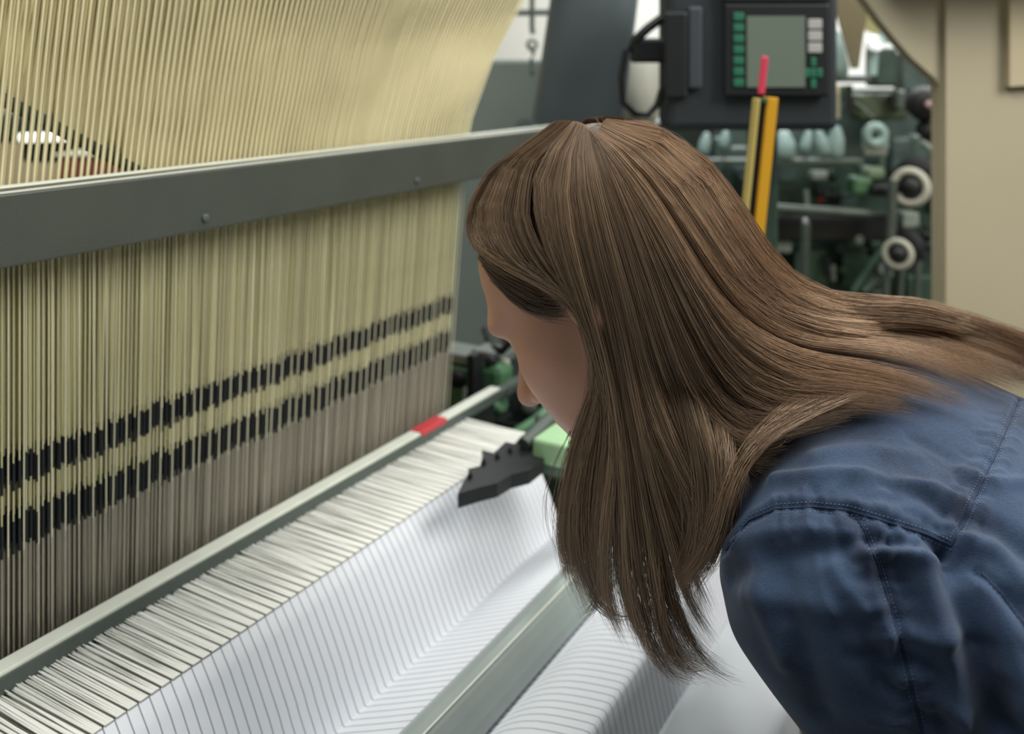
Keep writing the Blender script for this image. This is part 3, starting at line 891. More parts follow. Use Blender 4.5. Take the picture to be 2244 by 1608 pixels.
# ------------------------------------------------------------------ the person: signed-distance modelling
def nrm(a):
    a = np.asarray(a, float); return a / np.linalg.norm(a)
PSI = math.radians(28); PIT = math.radians(37)
hf = -math.cos(PSI) * RV + math.sin(PSI) * FV           # level facing direction
H_L = -math.cos(PSI) * FV - math.sin(PSI) * RV           # her left
H_F = math.cos(PIT) * hf - math.sin(PIT) * ZV
H_U = math.sin(PIT) * hf + math.cos(PIT) * ZV
EAR = PX(1290, 680, 0.665)
HM = EAR - H_L * 0.072                                   # midpoint between the ears
HAX = np.stack([H_L, H_F, H_U])
def H(x, y, z):
    return HM + x * H_L + y * H_F + z * H_U
BV = np.array([1.0, 0, 0])                               # away from the loom
B_L = -CA * FV - SA * RV
B_L = nrm(np.array([B_L[0], B_L[1], 0]))
B_T = nrm(0.94 * BV - 0.34 * ZV)                         # neck to pelvis
B_N = nrm(np.cross(B_L, B_T)); B_N = B_N if B_N[2] > 0 else -B_N
BAX = np.stack([B_L, B_T, B_N])
C7 = W(0.245, 0.72, -0.250)
SHL = W(0.207, 0.585, -0.322)
ELL = W(0.355, 0.565, -0.60)
WRL = W(0.36, 0.63, -0.83)
SHR = C7 - B_L * 0.175 + B_T * 0.04 - B_N * 0.05
ELR = SHR + (ELL - SHL)
WRR = ELR + (WRL - ELL)
PEL = C7 + B_T * 0.47 - B_N * 0.09

def q_rcone(P, a, b, ra, rb):
    ab = b - a
    t_ = np.clip(((P - a) @ ab) / (ab @ ab), 0, 1)
    return np.linalg.norm(P - (a + t_[..., None] * ab), axis=-1) - (ra + t_ * (rb - ra))
def q_ell(P, c, r, ax):
    q = (P - c) @ ax.T
    k0 = np.linalg.norm(q / r, axis=-1); k1 = np.linalg.norm(q / (r * r), axis=-1)
    return k0 * (k0 - 1.0) / (k1 + 1e-9)
def smin(a, b, k):
    h = np.maximum(k - np.abs(a - b), 0) / k
    return np.minimum(a, b) - h * h * k * 0.25
def smax(a, b, k):
    return -smin(-a, -b, k)
class Prim:
    def __init__(s, kind, k, op='u', **kw):
        s.kind, s.k, s.op, s.kw = kind, k, op, kw
        if kind == 'c':
            a, b, ra, rb = kw['a'], kw['b'], kw['ra'], kw['rb']
            s.lo = np.minimum(a - ra, b - rb); s.hi = np.maximum(a + ra, b + rb)
        else:
            R = np.max(kw['r']); s.lo = kw['c'] - R; s.hi = kw['c'] + R
    def d(s, P):
        if s.kind == 'c':
            return q_rcone(P, s.kw['a'], s.kw['b'], s.kw['ra'], s.kw['rb'])
        return q_ell(P, s.kw['c'], s.kw['r'], s.kw['ax'])
def cone(a, b, ra, rb, k=0.02, op='u'):
    return Prim('c', k, op, a=np.asarray(a), b=np.asarray(b), ra=ra, rb=rb)
def ell(c, r, ax=HAX, k=0.02, op='u'):
    return Prim('e', k, op, c=np.asarray(c), r=np.asarray(r, float), ax=ax)
def field(P, prims):
    f = np.full(P.shape[:-1], 1.0)
    for p in prims:
        d = p.d(P)
        f = smin(f, d, p.k) if p.op == 'u' else smax(f, -d, p.k)
    return f
def grid_field(prims, lo, hi, h, post=None):
    n = np.ceil((hi - lo) / h).astype(int) + 1
    xs = [lo[i] + h * np.arange(n[i]) for i in range(3)]
    F = np.full(n, 0.5, np.float64)
    for p in prims:
        m = p.k + 3 * h
        a = np.clip(np.floor((p.lo - m - lo) / h).astype(int), 0, n)
        b = np.clip(np.ceil((p.hi + m - lo) / h).astype(int) + 1, 0, n)
        if np.any(b <= a): continue
        G = np.stack(np.meshgrid(*[xs[i][a[i]:b[i]] for i in range(3)], indexing='ij'), -1)
        sl = tuple(slice(a[i], b[i]) for i in range(3))
        d = p.d(G)
        F[sl] = smin(F[sl], d, p.k) if p.op == 'u' else smax(F[sl], -d, p.k)
    if post is not None:
        G = np.stack(np.meshgrid(*xs, indexing='ij'), -1)
        F = post(G, F)
    return F, lo, h
def surface_nets(F, lo, h):
    n = np.array(F.shape)
    S = F < 0
    c = np.zeros(n - 1, np.int8)
    for dx in (0, 1):
        for dy in (0, 1):
            for dz in (0, 1):
                c += S[dx:n[0] - 1 + dx, dy:n[1] - 1 + dy, dz:n[2] - 1 + dz]
    act = (c > 0) & (c < 8)
    I = np.argwhere(act)
    ids = np.full(n - 1, -1, np.int64)
    ids[act] = np.arange(len(I))
    acc = np.zeros((len(I), 3)); cnt = np.zeros(len(I))
    corners = [np.array([x, y, z]) for x in (0, 1) for y in (0, 1) for z in (0, 1)]
    for a in corners:
        for ax_ in range(3):
            if a[ax_] == 0:
                b = a.copy(); b[ax_] = 1
                fa = F[tuple((I + a).T)]; fb = F[tuple((I + b).T)]
                m = (fa < 0) != (fb < 0)
                t_ = fa[m] / (fa[m] - fb[m])
                acc[m] += a + t_[:, None] * (b - a); cnt[m] += 1
    V = lo + h * (I + acc / cnt[:, None])
    Q = []
    for ax_ in range(3):
        o1, o2 = [(1, 2), (2, 0), (0, 1)][ax_]
        sl0 = [slice(None)] * 3; sl1 = [slice(None)] * 3
        sl0[ax_] = slice(0, n[ax_] - 1); sl1[ax_] = slice(1, n[ax_])
        a_, b_ = S[tuple(sl0)], S[tuple(sl1)]
        for sign in (0, 1):
            E = np.argwhere((a_ & ~b_) if sign == 0 else (~a_ & b_))
            E = E[(E[:, o1] > 0) & (E[:, o2] > 0) & (E[:, o1] < n[o1] - 1) & (E[:, o2] < n[o2] - 1)]
            def cell(i, j):
                q = E.copy(); q[:, o1] -= i; q[:, o2] -= j
                return ids[tuple(q.T)]
            quad = np.stack([cell(1, 1), cell(0, 1), cell(0, 0), cell(1, 0)], 1)
            Q.append(quad if sign == 0 else quad[:, ::-1])
    return V, np.concatenate(Q)
def smooth_mesh(V, Q, it=2, lam=0.5):
    e = np.concatenate([Q[:, [0, 1]], Q[:, [1, 2]], Q[:, [2, 3]], Q[:, [3, 0]]])
    for _ in range(it):
        acc = np.zeros_like(V); cnt = np.zeros(len(V))
        for a, b in ((0, 1), (1, 0)):
            np.add.at(acc, e[:, a], V[e[:, b]]); np.add.at(cnt, e[:, a], 1)
        V = V + lam * (acc / cnt[:, None] - V)
    return V

# ---- body (head, neck, trunk, arms, hands) as one surface
def head_prims():
    P = [ell(H(0, -0.013, 0.047), (0.071, 0.091, 0.073), k=0.03),
         ell(H(0, 0.050, 0.045), (0.062, 0.048, 0.060), k=0.03),         # forehead
         ell(H(0, 0.036, -0.018), (0.058, 0.056, 0.074), k=0.03),        # face mass
         ell(H(0, 0.066, -0.078), (0.026, 0.026, 0.025), k=0.035),       # chin
         ell(H(0, 0.082, -0.050), (0.026, 0.022, 0.026), k=0.03)]        # mouth mound
    for s in (1, -1):
        P += [cone(H(s * 0.050, -0.002, -0.036), H(s * 0.020, 0.066, -0.082), 0.015, 0.013, 0.03),   # jaw
              ell(H(s * 0.043, 0.060, -0.014), (0.022, 0.024, 0.022), k=0.03),                      # cheekbone
              ell(H(s * 0.032, 0.060, -0.038), (0.022, 0.024, 0.028), k=0.03),                      # cheek
              ell(H(s * 0.026, 0.088, 0.030), (0.026, 0.012, 0.010), k=0.02)]                       # brow
        P += [ell(H(s * 0.033, 0.103, 0.008), (0.017, 0.016, 0.011), k=0.014, op='s'),               # eye socket
              ell(H(s * 0.032, 0.0795, 0.0075), (0.0145, 0.0135, 0.0125), k=0.006)]                   # closed-down eyelid
    P += [cone(H(0, 0.094, 0.018), H(0, 0.123, -0.024), 0.0070, 0.0092, 0.012),                      # nose
          ell(H(0, 0.1225, -0.0265), (0.0095, 0.0100, 0.0088), k=0.008),
          ell(H(0.0115, 0.106, -0.031), (0.0070, 0.0100, 0.0070), k=0.008),
          ell(H(-0.0115, 0.106, -0.031), (0.0070, 0.0100, 0.0070), k=0.008),
          ell(H(0, 0.1005, -0.0535), (0.020, 0.0075, 0.0045), k=0.007),                              # lips
          ell(H(0, 0.0985, -0.0625), (0.017, 0.0075, 0.0050), k=0.006)]
    for s in (1, -1):                                                                                # ears
        P += [ell(H(s * 0.075, -0.006, 0.008), (0.0085, 0.017, 0.030), k=0.012),
              ell(H(s * 0.0818, -0.002, 0.002), (0.0062, 0.010, 0.016), k=0.010),
              ell(H(s * 0.0882, -0.001, -0.002), (0.005, 0.0055, 0.010), k=0.005, op='s')]
    return P
def hand_prims(w, fw, side, up):
    """w wrist, fw finger direction, side thumb side"""
    fw, side, up = nrm(fw), nrm(side), nrm(up)
    P = [cone(w, w + fw * 0.07, 0.024, 0.026, 0.02), cone(w + fw * 0.03 + side * 0.012, w + fw * 0.085 + side * 0.022, 0.018, 0.013, 0.02),
         cone(w + fw * 0.03 - side * 0.014, w + fw * 0.08 - side * 0.026, 0.017, 0.012, 0.02)]
    for i, (o_, ln) in enumerate(((0.027, 0.070), (0.009, 0.078), (-0.009, 0.072), (-0.027, 0.058))):
        a = w + fw * 0.082 + side * o_
        b = a + fw * ln * 0.45 - up * 0.004; c = b + fw * ln * 0.30 - up * 0.014; d = c + fw * ln * 0.2 - up * 0.016
        P += [cone(a, b, 0.0095, 0.0088, 0.006), cone(b, c, 0.0088, 0.0080, 0.005), cone(c, d, 0.0080, 0.0068, 0.005)]
    a = w + fw * 0.025 + side * 0.022
    b = a + fw * 0.030 + side * 0.026 - up * 0.006; c = b + fw * 0.030 + side * 0.008 - up * 0.008
    P += [cone(a, b, 0.013, 0.0105, 0.012), cone(b, c, 0.0105, 0.0085, 0.006)]
    return P
NECK0 = H(0, -0.030, -0.035)
body = head_prims() + [cone(NECK0, C7 - B_N * 0.045 + B_T * 0.01, 0.054, 0.056, 0.04),
    cone(C7 - B_N * 0.04, SHL, 0.048, 0.050, 0.04), cone(C7 - B_N * 0.04, SHR, 0.048, 0.050, 0.04),
    ell(C7 + B_T * 0.22 - B_N * 0.075, (0.150, 0.22, 0.085), BAX, 0.05),
    cone(SHL, ELL, 0.050, 0.040, 0.03), cone(ELL, WRL, 0.040, 0.026, 0.02),
    cone(SHR, ELR, 0.050, 0.040, 0.03), cone(ELR, WRR, 0.040, 0.026, 0.02)]
body += hand_prims(WRL, WRL - ELL + np.array([-0.03, 0, 0.0]), np.array([0.2, 1.0, 0.0]), ZV)
body += hand_prims(WRR, WRR - ELR + np.array([-0.05, 0, 0.03]), np.array([0.2, -1.0, 0.0]), ZV)
lo = np.min([p.lo for p in body if p.op == 'u'], axis=0) - 0.015
hi = np.max([p.hi for p in body if p.op == 'u'], axis=0) + 0.015
hi = np.minimum(hi, np.max([p.hi for p in body], axis=0) + 0.015)
F_, lo_, h_ = grid_field(body, lo, hi, 0.0032)
Vb, Qb = surface_nets(F_, lo_, h_)
Vb = smooth_mesh(Vb, Qb, 1, 0.4)
pers = thing('person', W(0.55, 0.55, -1.5), 'woman with long brown hair in a denim shirt bending over the cloth', 'person')
bo_ = np_mesh('body', Vb, Qb, [M_skin, M_lips], pers)
# lashes, brow and eye line
for s in (1,):
    mb = MB()
    for i in range(16):
        f = i / 15
        a = H(s * (0.022 + 0.020 * f), 0.0925 - 0.010 * f * f, 0.0035 - 0.003 * abs(f - .5))
        b = a + 0.0065 * H_F - 0.004 * H_U + s * 0.003 * (f - 0.2) * H_L
        mb.tube([a, 0.5 * (a + b) - 0.0008 * H_U, b], [0.0005, 0.0004, 0.0001], 4)
    mb.build('eyelashes', M_lash, pers, fixn=False)
for s in (1, -1):
    mb = MB()
    for i in range(70):
        f = i / 69
        a = H(s * (0.014 + 0.034 * f), 0.1015 - 0.018 * f * f, 0.030 + 0.006 * math.sin(f * 2.2) + random.uniform(-0.0025, 0.0025))
        b = a + s * 0.006 * H_L + 0.001 * H_U - 0.0008 * H_F
        mb.tube([a, b], [0.0004, 0.00015], 3, cap=False)
    mb.build('eyebrow', M_lash, pers, fixn=False)

# ---- shirt
shirt_p = [ell(C7 + B_T * 0.23 - B_N * 0.062, (0.180, 0.25, 0.112), BAX, 0.05),
           cone(C7 - B_N * 0.035 + B_T * 0.015, C7 + B_T * 0.06 - B_N * 0.05, 0.075, 0.09, 0.04),
           cone(C7 + B_T * 0.40 - B_N * 0.06 + B_L * 0.06, PEL + B_L * 0.06, 0.125, 0.125, 0.05),
           cone(C7 + B_T * 0.40 - B_N * 0.06 - B_L * 0.06, PEL - B_L * 0.06, 0.125, 0.125, 0.05),
           cone(C7 - B_N * 0.035 + B_T * 0.02, SHL, 0.062, 0.066, 0.05),
           cone(C7 - B_N * 0.035 + B_T * 0.02, SHR, 0.062, 0.066, 0.05),
           ell(C7 + B_T * 0.13 + B_L * 0.09 - B_N * 0.030, (0.085, 0.10, 0.050), BAX, 0.05),
           ell(C7 + B_T * 0.13 - B_L * 0.09 - B_N * 0.030, (0.085, 0.10, 0.050), BAX, 0.05),
           cone(SHL, ELL, 0.066, 0.056, 0.035), cone(ELL, 0.35 * ELL + 0.65 * WRL, 0.056, 0.044, 0.03),
           cone(SHR, ELR, 0.066, 0.056, 0.035), cone(ELR, 0.35 * ELR + 0.65 * WRR, 0.056, 0.044, 0.03)]
lo = np.min([p.lo for p in shirt_p], axis=0) - 0.02; hi = np.max([p.hi for p in shirt_p], axis=0) + 0.02
neckcut = cone(NECK0 + nrm(NECK0 - C7) * 0.05, C7 - B_N * 0.038 - B_T * 0.035, 0.062, 0.064, 0.01, 's')
F_, lo_, h_ = grid_field(shirt_p + [neckcut], lo, hi, 0.0045)
Vs, Qs = surface_nets(F_, lo_, h_)
Vs = smooth_mesh(Vs, Qs, 2, 0.5)
def mesh_normals(V, Q):
    nr = np.cross(V[Q[:, 2]] - V[Q[:, 0]], V[Q[:, 3]] - V[Q[:, 1]])
    out = np.zeros_like(V)
    for k in range(4):
        np.add.at(out, Q[:, k], nr)
    return out / (np.linalg.norm(out, axis=1, keepdims=True) + 1e-12)
Ns = mesh_normals(Vs, Qs)
# subdivide the visible shirt once for wrinkles
def subdivide(V, Q):
    e = np.concatenate([Q[:, [0, 1]], Q[:, [1, 2]], Q[:, [2, 3]], Q[:, [3, 0]]])
    es = np.sort(e, axis=1)
    uq, inv = np.unique(es, axis=0, return_inverse=True)
    inv = inv.reshape(-1)
    n0, n1, nq = len(V), len(uq), len(Q)
    mid = V[uq].mean(axis=1)
    fc = V[Q].mean(axis=1)
    VV = np.concatenate([V, mid, fc])
    m_ = [n0 + inv[k * nq:(k + 1) * nq] for k in range(4)]
    c_ = n0 + n1 + np.arange(nq)
    QQ = np.concatenate([np.stack([Q[:, k], m_[k], c_, m_[k - 1]], 1) for k in range(4)])
    return VV, QQ
Vs, Qs = subdivide(Vs, Qs)
Vs = smooth_mesh(Vs, Qs, 2, 0.5)
Ns = mesh_normals(Vs, Qs)
bvh = BVHTree.FromPolygons([tuple(v) for v in Vs], [tuple(map(int, q)) for q in Qs])
def cast(px, py):
    d = nrm(PX(px, py, 1.0) - C0)
    h = bvh.ray_cast(Vector(C0), Vector(d))
    return None if h[0] is None else np.array(h[0])
def cast_line(pts, n=24):
    out = []
    seg = np.array(pts, float)
    L_ = np.concatenate([[0], np.cumsum(np.linalg.norm(np.diff(seg, axis=0), axis=1))])
    for s in np.linspace(0, L_[-1], n):
        x = np.interp(s, L_, seg[:, 0]); y = np.interp(s, L_, seg[:, 1])
        p = cast(x, y)
        if p is not None: out.append(p)
    return np.array(out)
def seg_dist(P, line):
    best = np.full(len(P), 9.0)
    for a, b in zip(line[:-1], line[1:]):
        ab = b - a
        t_ = np.clip(((P - a) @ ab) / (ab @ ab + 1e-12), 0, 1)
        best = np.minimum(best, np.linalg.norm(P - (a + t_[:, None] * ab), axis=1))
    return best
SEAMS = {'yoke_seam': [(1590, 1205), (1640, 1140), (1700, 1115), (1780, 1110), (1860, 1118), (1950, 1145), (2030, 1170), (2085, 1195)],
         'back_seam': [(2244, 850), (2215, 920), (2180, 1000), (2140, 1080), (2085, 1195)],
         'sleeve_seam': [(1868, 1122), (1895, 1160), (1925, 1240), (1952, 1330), (1985, 1450), (2005, 1540), (2022, 1608), (2040, 1660)],
         'side_seam': [(2150, 1255), (2200, 1310), (2244, 1370), (2300, 1440)]}
# folds: (pixel line, width m, height m)
FOLDS = [([(1700, 1050), (1850, 1040), (2000, 1065), (2080, 1090)], 0.006, 0.0035), ([(1930, 1060), (2020, 1085), (2075, 1120)], 0.005, -0.003),
         ([(2085, 1200), (2110, 1300), (2150, 1420), (2190, 1608)], 0.014, -0.012), ([(2030, 1240), (2070, 1360), (2110, 1500), (2130, 1608)], 0.010, 0.007),
         ([(1620, 1190), (1700, 1165), (1800, 1160), (1850, 1165)], 0.006, 0.003), ([(1600, 1260), (1720, 1215), (1840, 1210)], 0.007, -0.003),
         ([(1900, 1220), (1980, 1215), (2060, 1225)], 0.005, 0.0035), ([(1910, 1190), (2000, 1195), (2050, 1210)], 0.004, -0.0025),
         ([(1960, 1390), (2040, 1400), (2090, 1395)], 0.005, 0.003), ([(1980, 1440), (2060, 1470)], 0.006, -0.003), ([(1640, 1300), (1800, 1330), (1920, 1310)], 0.008, 0.003),
         ([(1860, 1320), (1890, 1400), (1930, 1500)], 0.006, -0.0035), ([(1830, 1240), (1870, 1330), (1890, 1420)], 0.006, 0.003),
         ([(1660, 1240), (1675, 1330), (1720, 1450)], 0.008, 0.003), ([(1720, 1270), (1750, 1400), (1800, 1560)], 0.009, -0.003),
         ([(2110, 1030), (2180, 1060), (2244, 1060)], 0.006, 0.003), ([(2120, 1130), (2190, 1150), (2244, 1200)], 0.008, -0.005), ([(2110, 1180), (2180, 1210), (2244, 1290)], 0.008, 0.005),
         ([(2000, 960), (2080, 1000), (2110, 1060)], 0.006, -0.002), ([(1790, 1000), (1900, 985), (2000, 1000)], 0.008, 0.002), ([(1640, 1020), (1640, 1060), (1625, 1110)], 0.005, 0.0025),
         ([(2140, 1300), (2200, 1420), (2244, 1560)], 0.012, 0.008), ([(1990, 1500), (2060, 1540), (2110, 1560)], 0.006, 0.003)]
disp = np.zeros(len(Vs))
for x in range(1700, 2080, 22):                       # puckers along the yoke
    y = np.interp(x, [1640, 1780, 1950, 2085], [1140, 1110, 1145, 1195])
    FOLDS.append(([(x, y - 6), (x + random.uniform(-6, 6), y - random.uniform(25, 45))], 0.0022, random.choice((-0.0010, 0.0010))))
    FOLDS.append(([(x + 8, y + 6), (x + 8 + random.uniform(-6, 10), y + random.uniform(22, 60))], 0.0024, random.choice((-0.0012, 0.0011))))
for y in range(880, 1180, 24):
    x = np.interp(y, [850, 1195], [2230, 2085])
    FOLDS.append(([(x - 8, y), (x - random.uniform(25, 50), y - 4)], 0.0024, random.choice((-0.0010, 0.0011))))
    FOLDS.append(([(x + 10, y), (x + random.uniform(25, 50), y + 12)], 0.0024, random.choice((-0.0011, 0.0010))))
for y in range(1180, 1600, 30):
    x = np.interp(y, [1122, 1240, 1450, 1608], [1868, 1925, 1985, 2022])
    FOLDS.append(([(x - 8, y), (x - random.uniform(20, 60), y + 10)], 0.003, random.choice((-0.0013, 0.0013))))
    FOLDS.append(([(x + 8, y), (x + random.uniform(20, 60), y + random.uniform(-10, 10))], 0.003, random.choice((-0.0013, 0.0013))))
for i in range(20):                                   # random short creases over sleeve and shoulder
    x0, y0 = random.uniform(1620, 2230), random.uniform(960, 1600)
    an = random.choice((random.gauss(0.15, 0.3), random.gauss(1.25, 0.25)))
    ln_ = random.uniform(50, 130)
    FOLDS.append(([(x0, y0), (x0 + 0.5 * ln_ * math.cos(an) + random.uniform(-8, 8), y0 + 0.5 * ln_ * math.sin(an)), (x0 + ln_ * math.cos(an), y0 + ln_ * math.sin(an))],
                  random.uniform(0.003, 0.006), random.choice((-1, 1)) * random.uniform(0.0008, 0.0018)))
for pts, w_, hgt in FOLDS:
    ln = cast_line(pts, 10)
    if len(ln) < 2: continue
    c_ = ln.mean(axis=0); R_ = np.max(np.linalg.norm(ln - c_, axis=1)) + 3 * w_
    m_ = np.linalg.norm(Vs - c_, axis=1) < R_
    d_ = seg_dist(Vs[m_], ln)
    disp[m_] += 1.35 * hgt * np.exp(-(d_ / w_) ** 2)
SEAM3D = {}
for nme, pts in SEAMS.items():
    ln = cast_line(pts, 60)
    SEAM3D[nme] = ln
    c_ = ln.mean(axis=0); R_ = np.max(np.linalg.norm(ln - c_, axis=1)) + 0.03
    m_ = np.linalg.norm(Vs - c_, axis=1) < R_
    d_ = seg_dist(Vs[m_], ln)
    disp[m_] += -0.0022 * np.exp(-(d_ / 0.0028) ** 2) + 0.0010 * np.exp(-((d_ - 0.006) / 0.003) ** 2)
# soft general waviness of the cotton
wv = 0.0010 * np.sin(Vs[:, 0] * 90 + 2 * np.sin(Vs[:, 2] * 40)) * np.sin(Vs[:, 2] * 70 + 1.5 * np.sin(Vs[:, 1] * 55))
Vs = Vs + Ns * (disp + wv)[:, None]

def denim():
    m = bpy.data.materials.new('blue_denim')
    m.use_nodes = True
    nt = m.node_tree; b = nt.nodes['Principled BSDF']
    b.inputs['Roughness'].default_value = 0.8
    b.inputs['Specular IOR Level'].default_value = 0.25
    b.inputs['Sheen Weight'].default_value = 0.15
    tc = nt.nodes.new('ShaderNodeTexCoord')
    n1 = nt.nodes.new('ShaderNodeTexNoise'); n1.inputs['Scale'].default_value = 26; n1.inputs['Detail'].default_value = 6
    mp = nt.nodes.new('ShaderNodeMapping'); mp.inputs['Scale'].default_value = (500, 500, 2200)
    n2 = nt.nodes.new('ShaderNodeTexNoise'); n2.inputs['Scale'].default_value = 1.0; n2.inputs['Detail'].default_value = 2
    nt.links.new(tc.outputs['Object'], n1.inputs['Vector'])
    nt.links.new(tc.outputs['Object'], mp.inputs['Vector']); nt.links.new(mp.outputs['Vector'], n2.inputs['Vector'])
    mx = nt.nodes.new('ShaderNodeMath'); mx.operation = 'ADD'
    mu = nt.nodes.new('ShaderNodeMath'); mu.operation = 'MULTIPLY'; mu.inputs[1].default_value = 0.55
    nt.links.new(n2.outputs['Fac'], mu.inputs[0]); nt.links.new(n1.outputs['Fac'], mx.inputs[0]); nt.links.new(mu.outputs[0], mx.inputs[1])
    r = nt.nodes.new('ShaderNodeValToRGB')
    r.color_ramp.elements[0].position = 0.5; r.color_ramp.elements[0].color = srgb(32, 43, 64)
    r.color_ramp.elements[1].position = 1.0; r.color_ramp.elements[1].color = srgb(56, 75, 102)
    nt.links.new(mx.outputs[0], r.inputs['Fac']); nt.links.new(r.outputs['Color'], b.inputs['Base Color'])
    bp = nt.nodes.new('ShaderNodeBump'); bp.inputs['Strength'].default_value = 0.35; bp.inputs['Distance'].default_value = 0.0006
    nt.links.new(n2.outputs['Fac'], bp.inputs['Height']); nt.links.new(bp.outputs['Normal'], b.inputs['Normal'])
    return m
M_denim = denim()
shirt = np_mesh('shirt', Vs, Qs, M_denim, pers)
shirt['label'] = 'blue denim shirt'
bvh = BVHTree.FromPolygons([tuple(v) for v in Vs], [tuple(map(int, q)) for q in Qs])
M_seam = mat('seam_denim', (58, 80, 116), 0.8)
M_thread = mat('stitch_thread', (84, 104, 134), 0.8)
for nme, pts in SEAMS.items():
    ln = cast_line(pts, 60)
    MB().tube([p for p in ln], 0.0006, 6).build(nme, mat('seam_dark_denim', (34, 48, 76), 0.8), shirt, fixn=False)  # seam line in plain dark blue
    for side in (-1, 1):
        off = [(x + (9 * side), y + (4 * side)) if nme != 'yoke_seam' else (x, y + 10 * side) for x, y in pts]
        ln2 = cast_line(off, 120)
        mb = MB()
        for i in range(0, len(ln2) - 1, 2):
            mb.tube([ln2[i] , ln2[i + 1]], 0.00035, 4, cap=False)
        mb.build('stitching', M_thread, shirt, kind='stuff', fixn=False)
# collar band
mb = MB()
ctr = C7 - B_N * 0.038 - B_T * 0.02; axn = nrm(NECK0 - C7)
mb.lathe(ctr, axn, [(0.066, -0.012), (0.069, 0.0), (0.066, 0.022), (0.063, 0.022), (0.062, -0.010)], 40)
mb.build('collar', M_denim, shirt)
# trousers
tr = [cone(PEL + B_L * 0.05, PEL - B_L * 0.05, 0.135, 0.135, 0.05)]
for s in (1, -1):
    hip = PEL + s * B_L * 0.085 - ZV * 0.02
    knee = np.array([hip[0] - 0.02, hip[1], 0.52]); ank = np.array([hip[0] + 0.02, hip[1], 0.09])
    tr += [cone(hip, knee, 0.098, 0.070, 0.05), cone(knee, ank, 0.070, 0.055, 0.03)]
lo = np.min([p.lo for p in tr], axis=0) - 0.02; hi = np.max([p.hi for p in tr], axis=0) + 0.02
Vt, Qt = surface_nets(*grid_field(tr, lo, hi, 0.009))
np_mesh('trousers', smooth_mesh(Vt, Qt, 2), Qt, mat('dark_trousers', (40, 42, 48), 0.8, 0, 0.1, 30), pers)
for s in (1, -1):
    hip = PEL + s * B_L * 0.085
    a = np.array([hip[0] + 0.04, hip[1], 0.045])
    sh = [cone(a, a + np.array([-0.13, 0, -0.008]), 0.042, 0.036, 0.02), cone(a + np.array([-0.10, 0, -0.005]), a + np.array([-0.20, 0, -0.012]), 0.038, 0.030, 0.02), cone(a + np.array([-0.01, 0, 0.0]), a + np.array([-0.02, 0, 0.05]), 0.042, 0.045, 0.02)]
    lo = np.min([p.lo for p in sh], axis=0) - 0.02; hi = np.max([p.hi for p in sh], axis=0) + 0.02
    Vt, Qt = surface_nets(*grid_field(sh, lo, hi, 0.006))
    Vt[:, 2] = np.maximum(Vt[:, 2], 0.0)
    np_mesh('shoe', Vt, Qt, M_black, pers)

# ------------------------------------------------------------------ hair
hull_p = [ell(H(0, -0.013, 0.047), (0.084, 0.107, 0.090), HAX, 0.03), ell(H(0, 0.030, -0.022), (0.066, 0.058, 0.076), HAX, 0.03)]
drape_p = hull_p + [cone(NECK0, C7 - B_N * 0.03, 0.062, 0.066, 0.06)]
for p in shirt_p[:9]:
    kw = dict(p.kw)
    if p.kind == 'c':
        drape_p.append(cone(kw['a'], kw['b'], kw['ra'] + 0.006, kw['rb'] + 0.006, 0.05))
    else:
        drape_p.append(ell(kw['c'], kw['r'] + 0.006, kw['ax'], 0.05))
def trace(px, py, off=0.0, prims=drape_p):
    d = nrm(PX(px, py, 1.0) - C0)
    ts = np.linspace(0.40, 1.1, 700)
    P = C0 + ts[:, None] * d
    f = field(P, prims) - off
    idx = np.argmax(f < 0)
    if f[idx] < 0: return P[idx]
    return P[np.argmin(f)]
def resample(P, K):
    P = np.asarray(P, float)
    s = np.concatenate([[0], np.cumsum(np.linalg.norm(np.diff(P, axis=0), axis=1))])
    # Catmull-like smoothing by dense linear sampling plus gaussian blur
    ss = np.linspace(0, s[-1], 160)
    D = np.stack([np.interp(ss, s, P[:, i]) for i in range(3)], 1)
    k = np.exp(-np.linspace(-2, 2, 25) ** 2); k /= k.sum()
    E = np.concatenate([np.repeat(D[:1], 12, 0) + (D[:1] - D[12:0:-1]), D, np.repeat(D[-1:], 12, 0) + (D[-1:] - D[-2:-14:-1])])
    D = np.stack([np.convolve(E[:, i], k, 'valid') for i in range(3)], 1)
    s = np.concatenate([[0], np.cumsum(np.linalg.norm(np.diff(D, axis=0), axis=1))])
    ss = np.linspace(0, s[-1], K)
    return np.stack([np.interp(ss, s, D[:, i]) for i in range(3)], 1)
KH = 15
def guide(pts, off=0.0):
    out = []
    for q in pts:
        if len(q) == 3: out.append(PX(q[0], q[1], q[2]))
        else: out.append(trace(q[0], q[1], off))
    return resample(out, KH)
STR, TINT, RAD = [], [], []
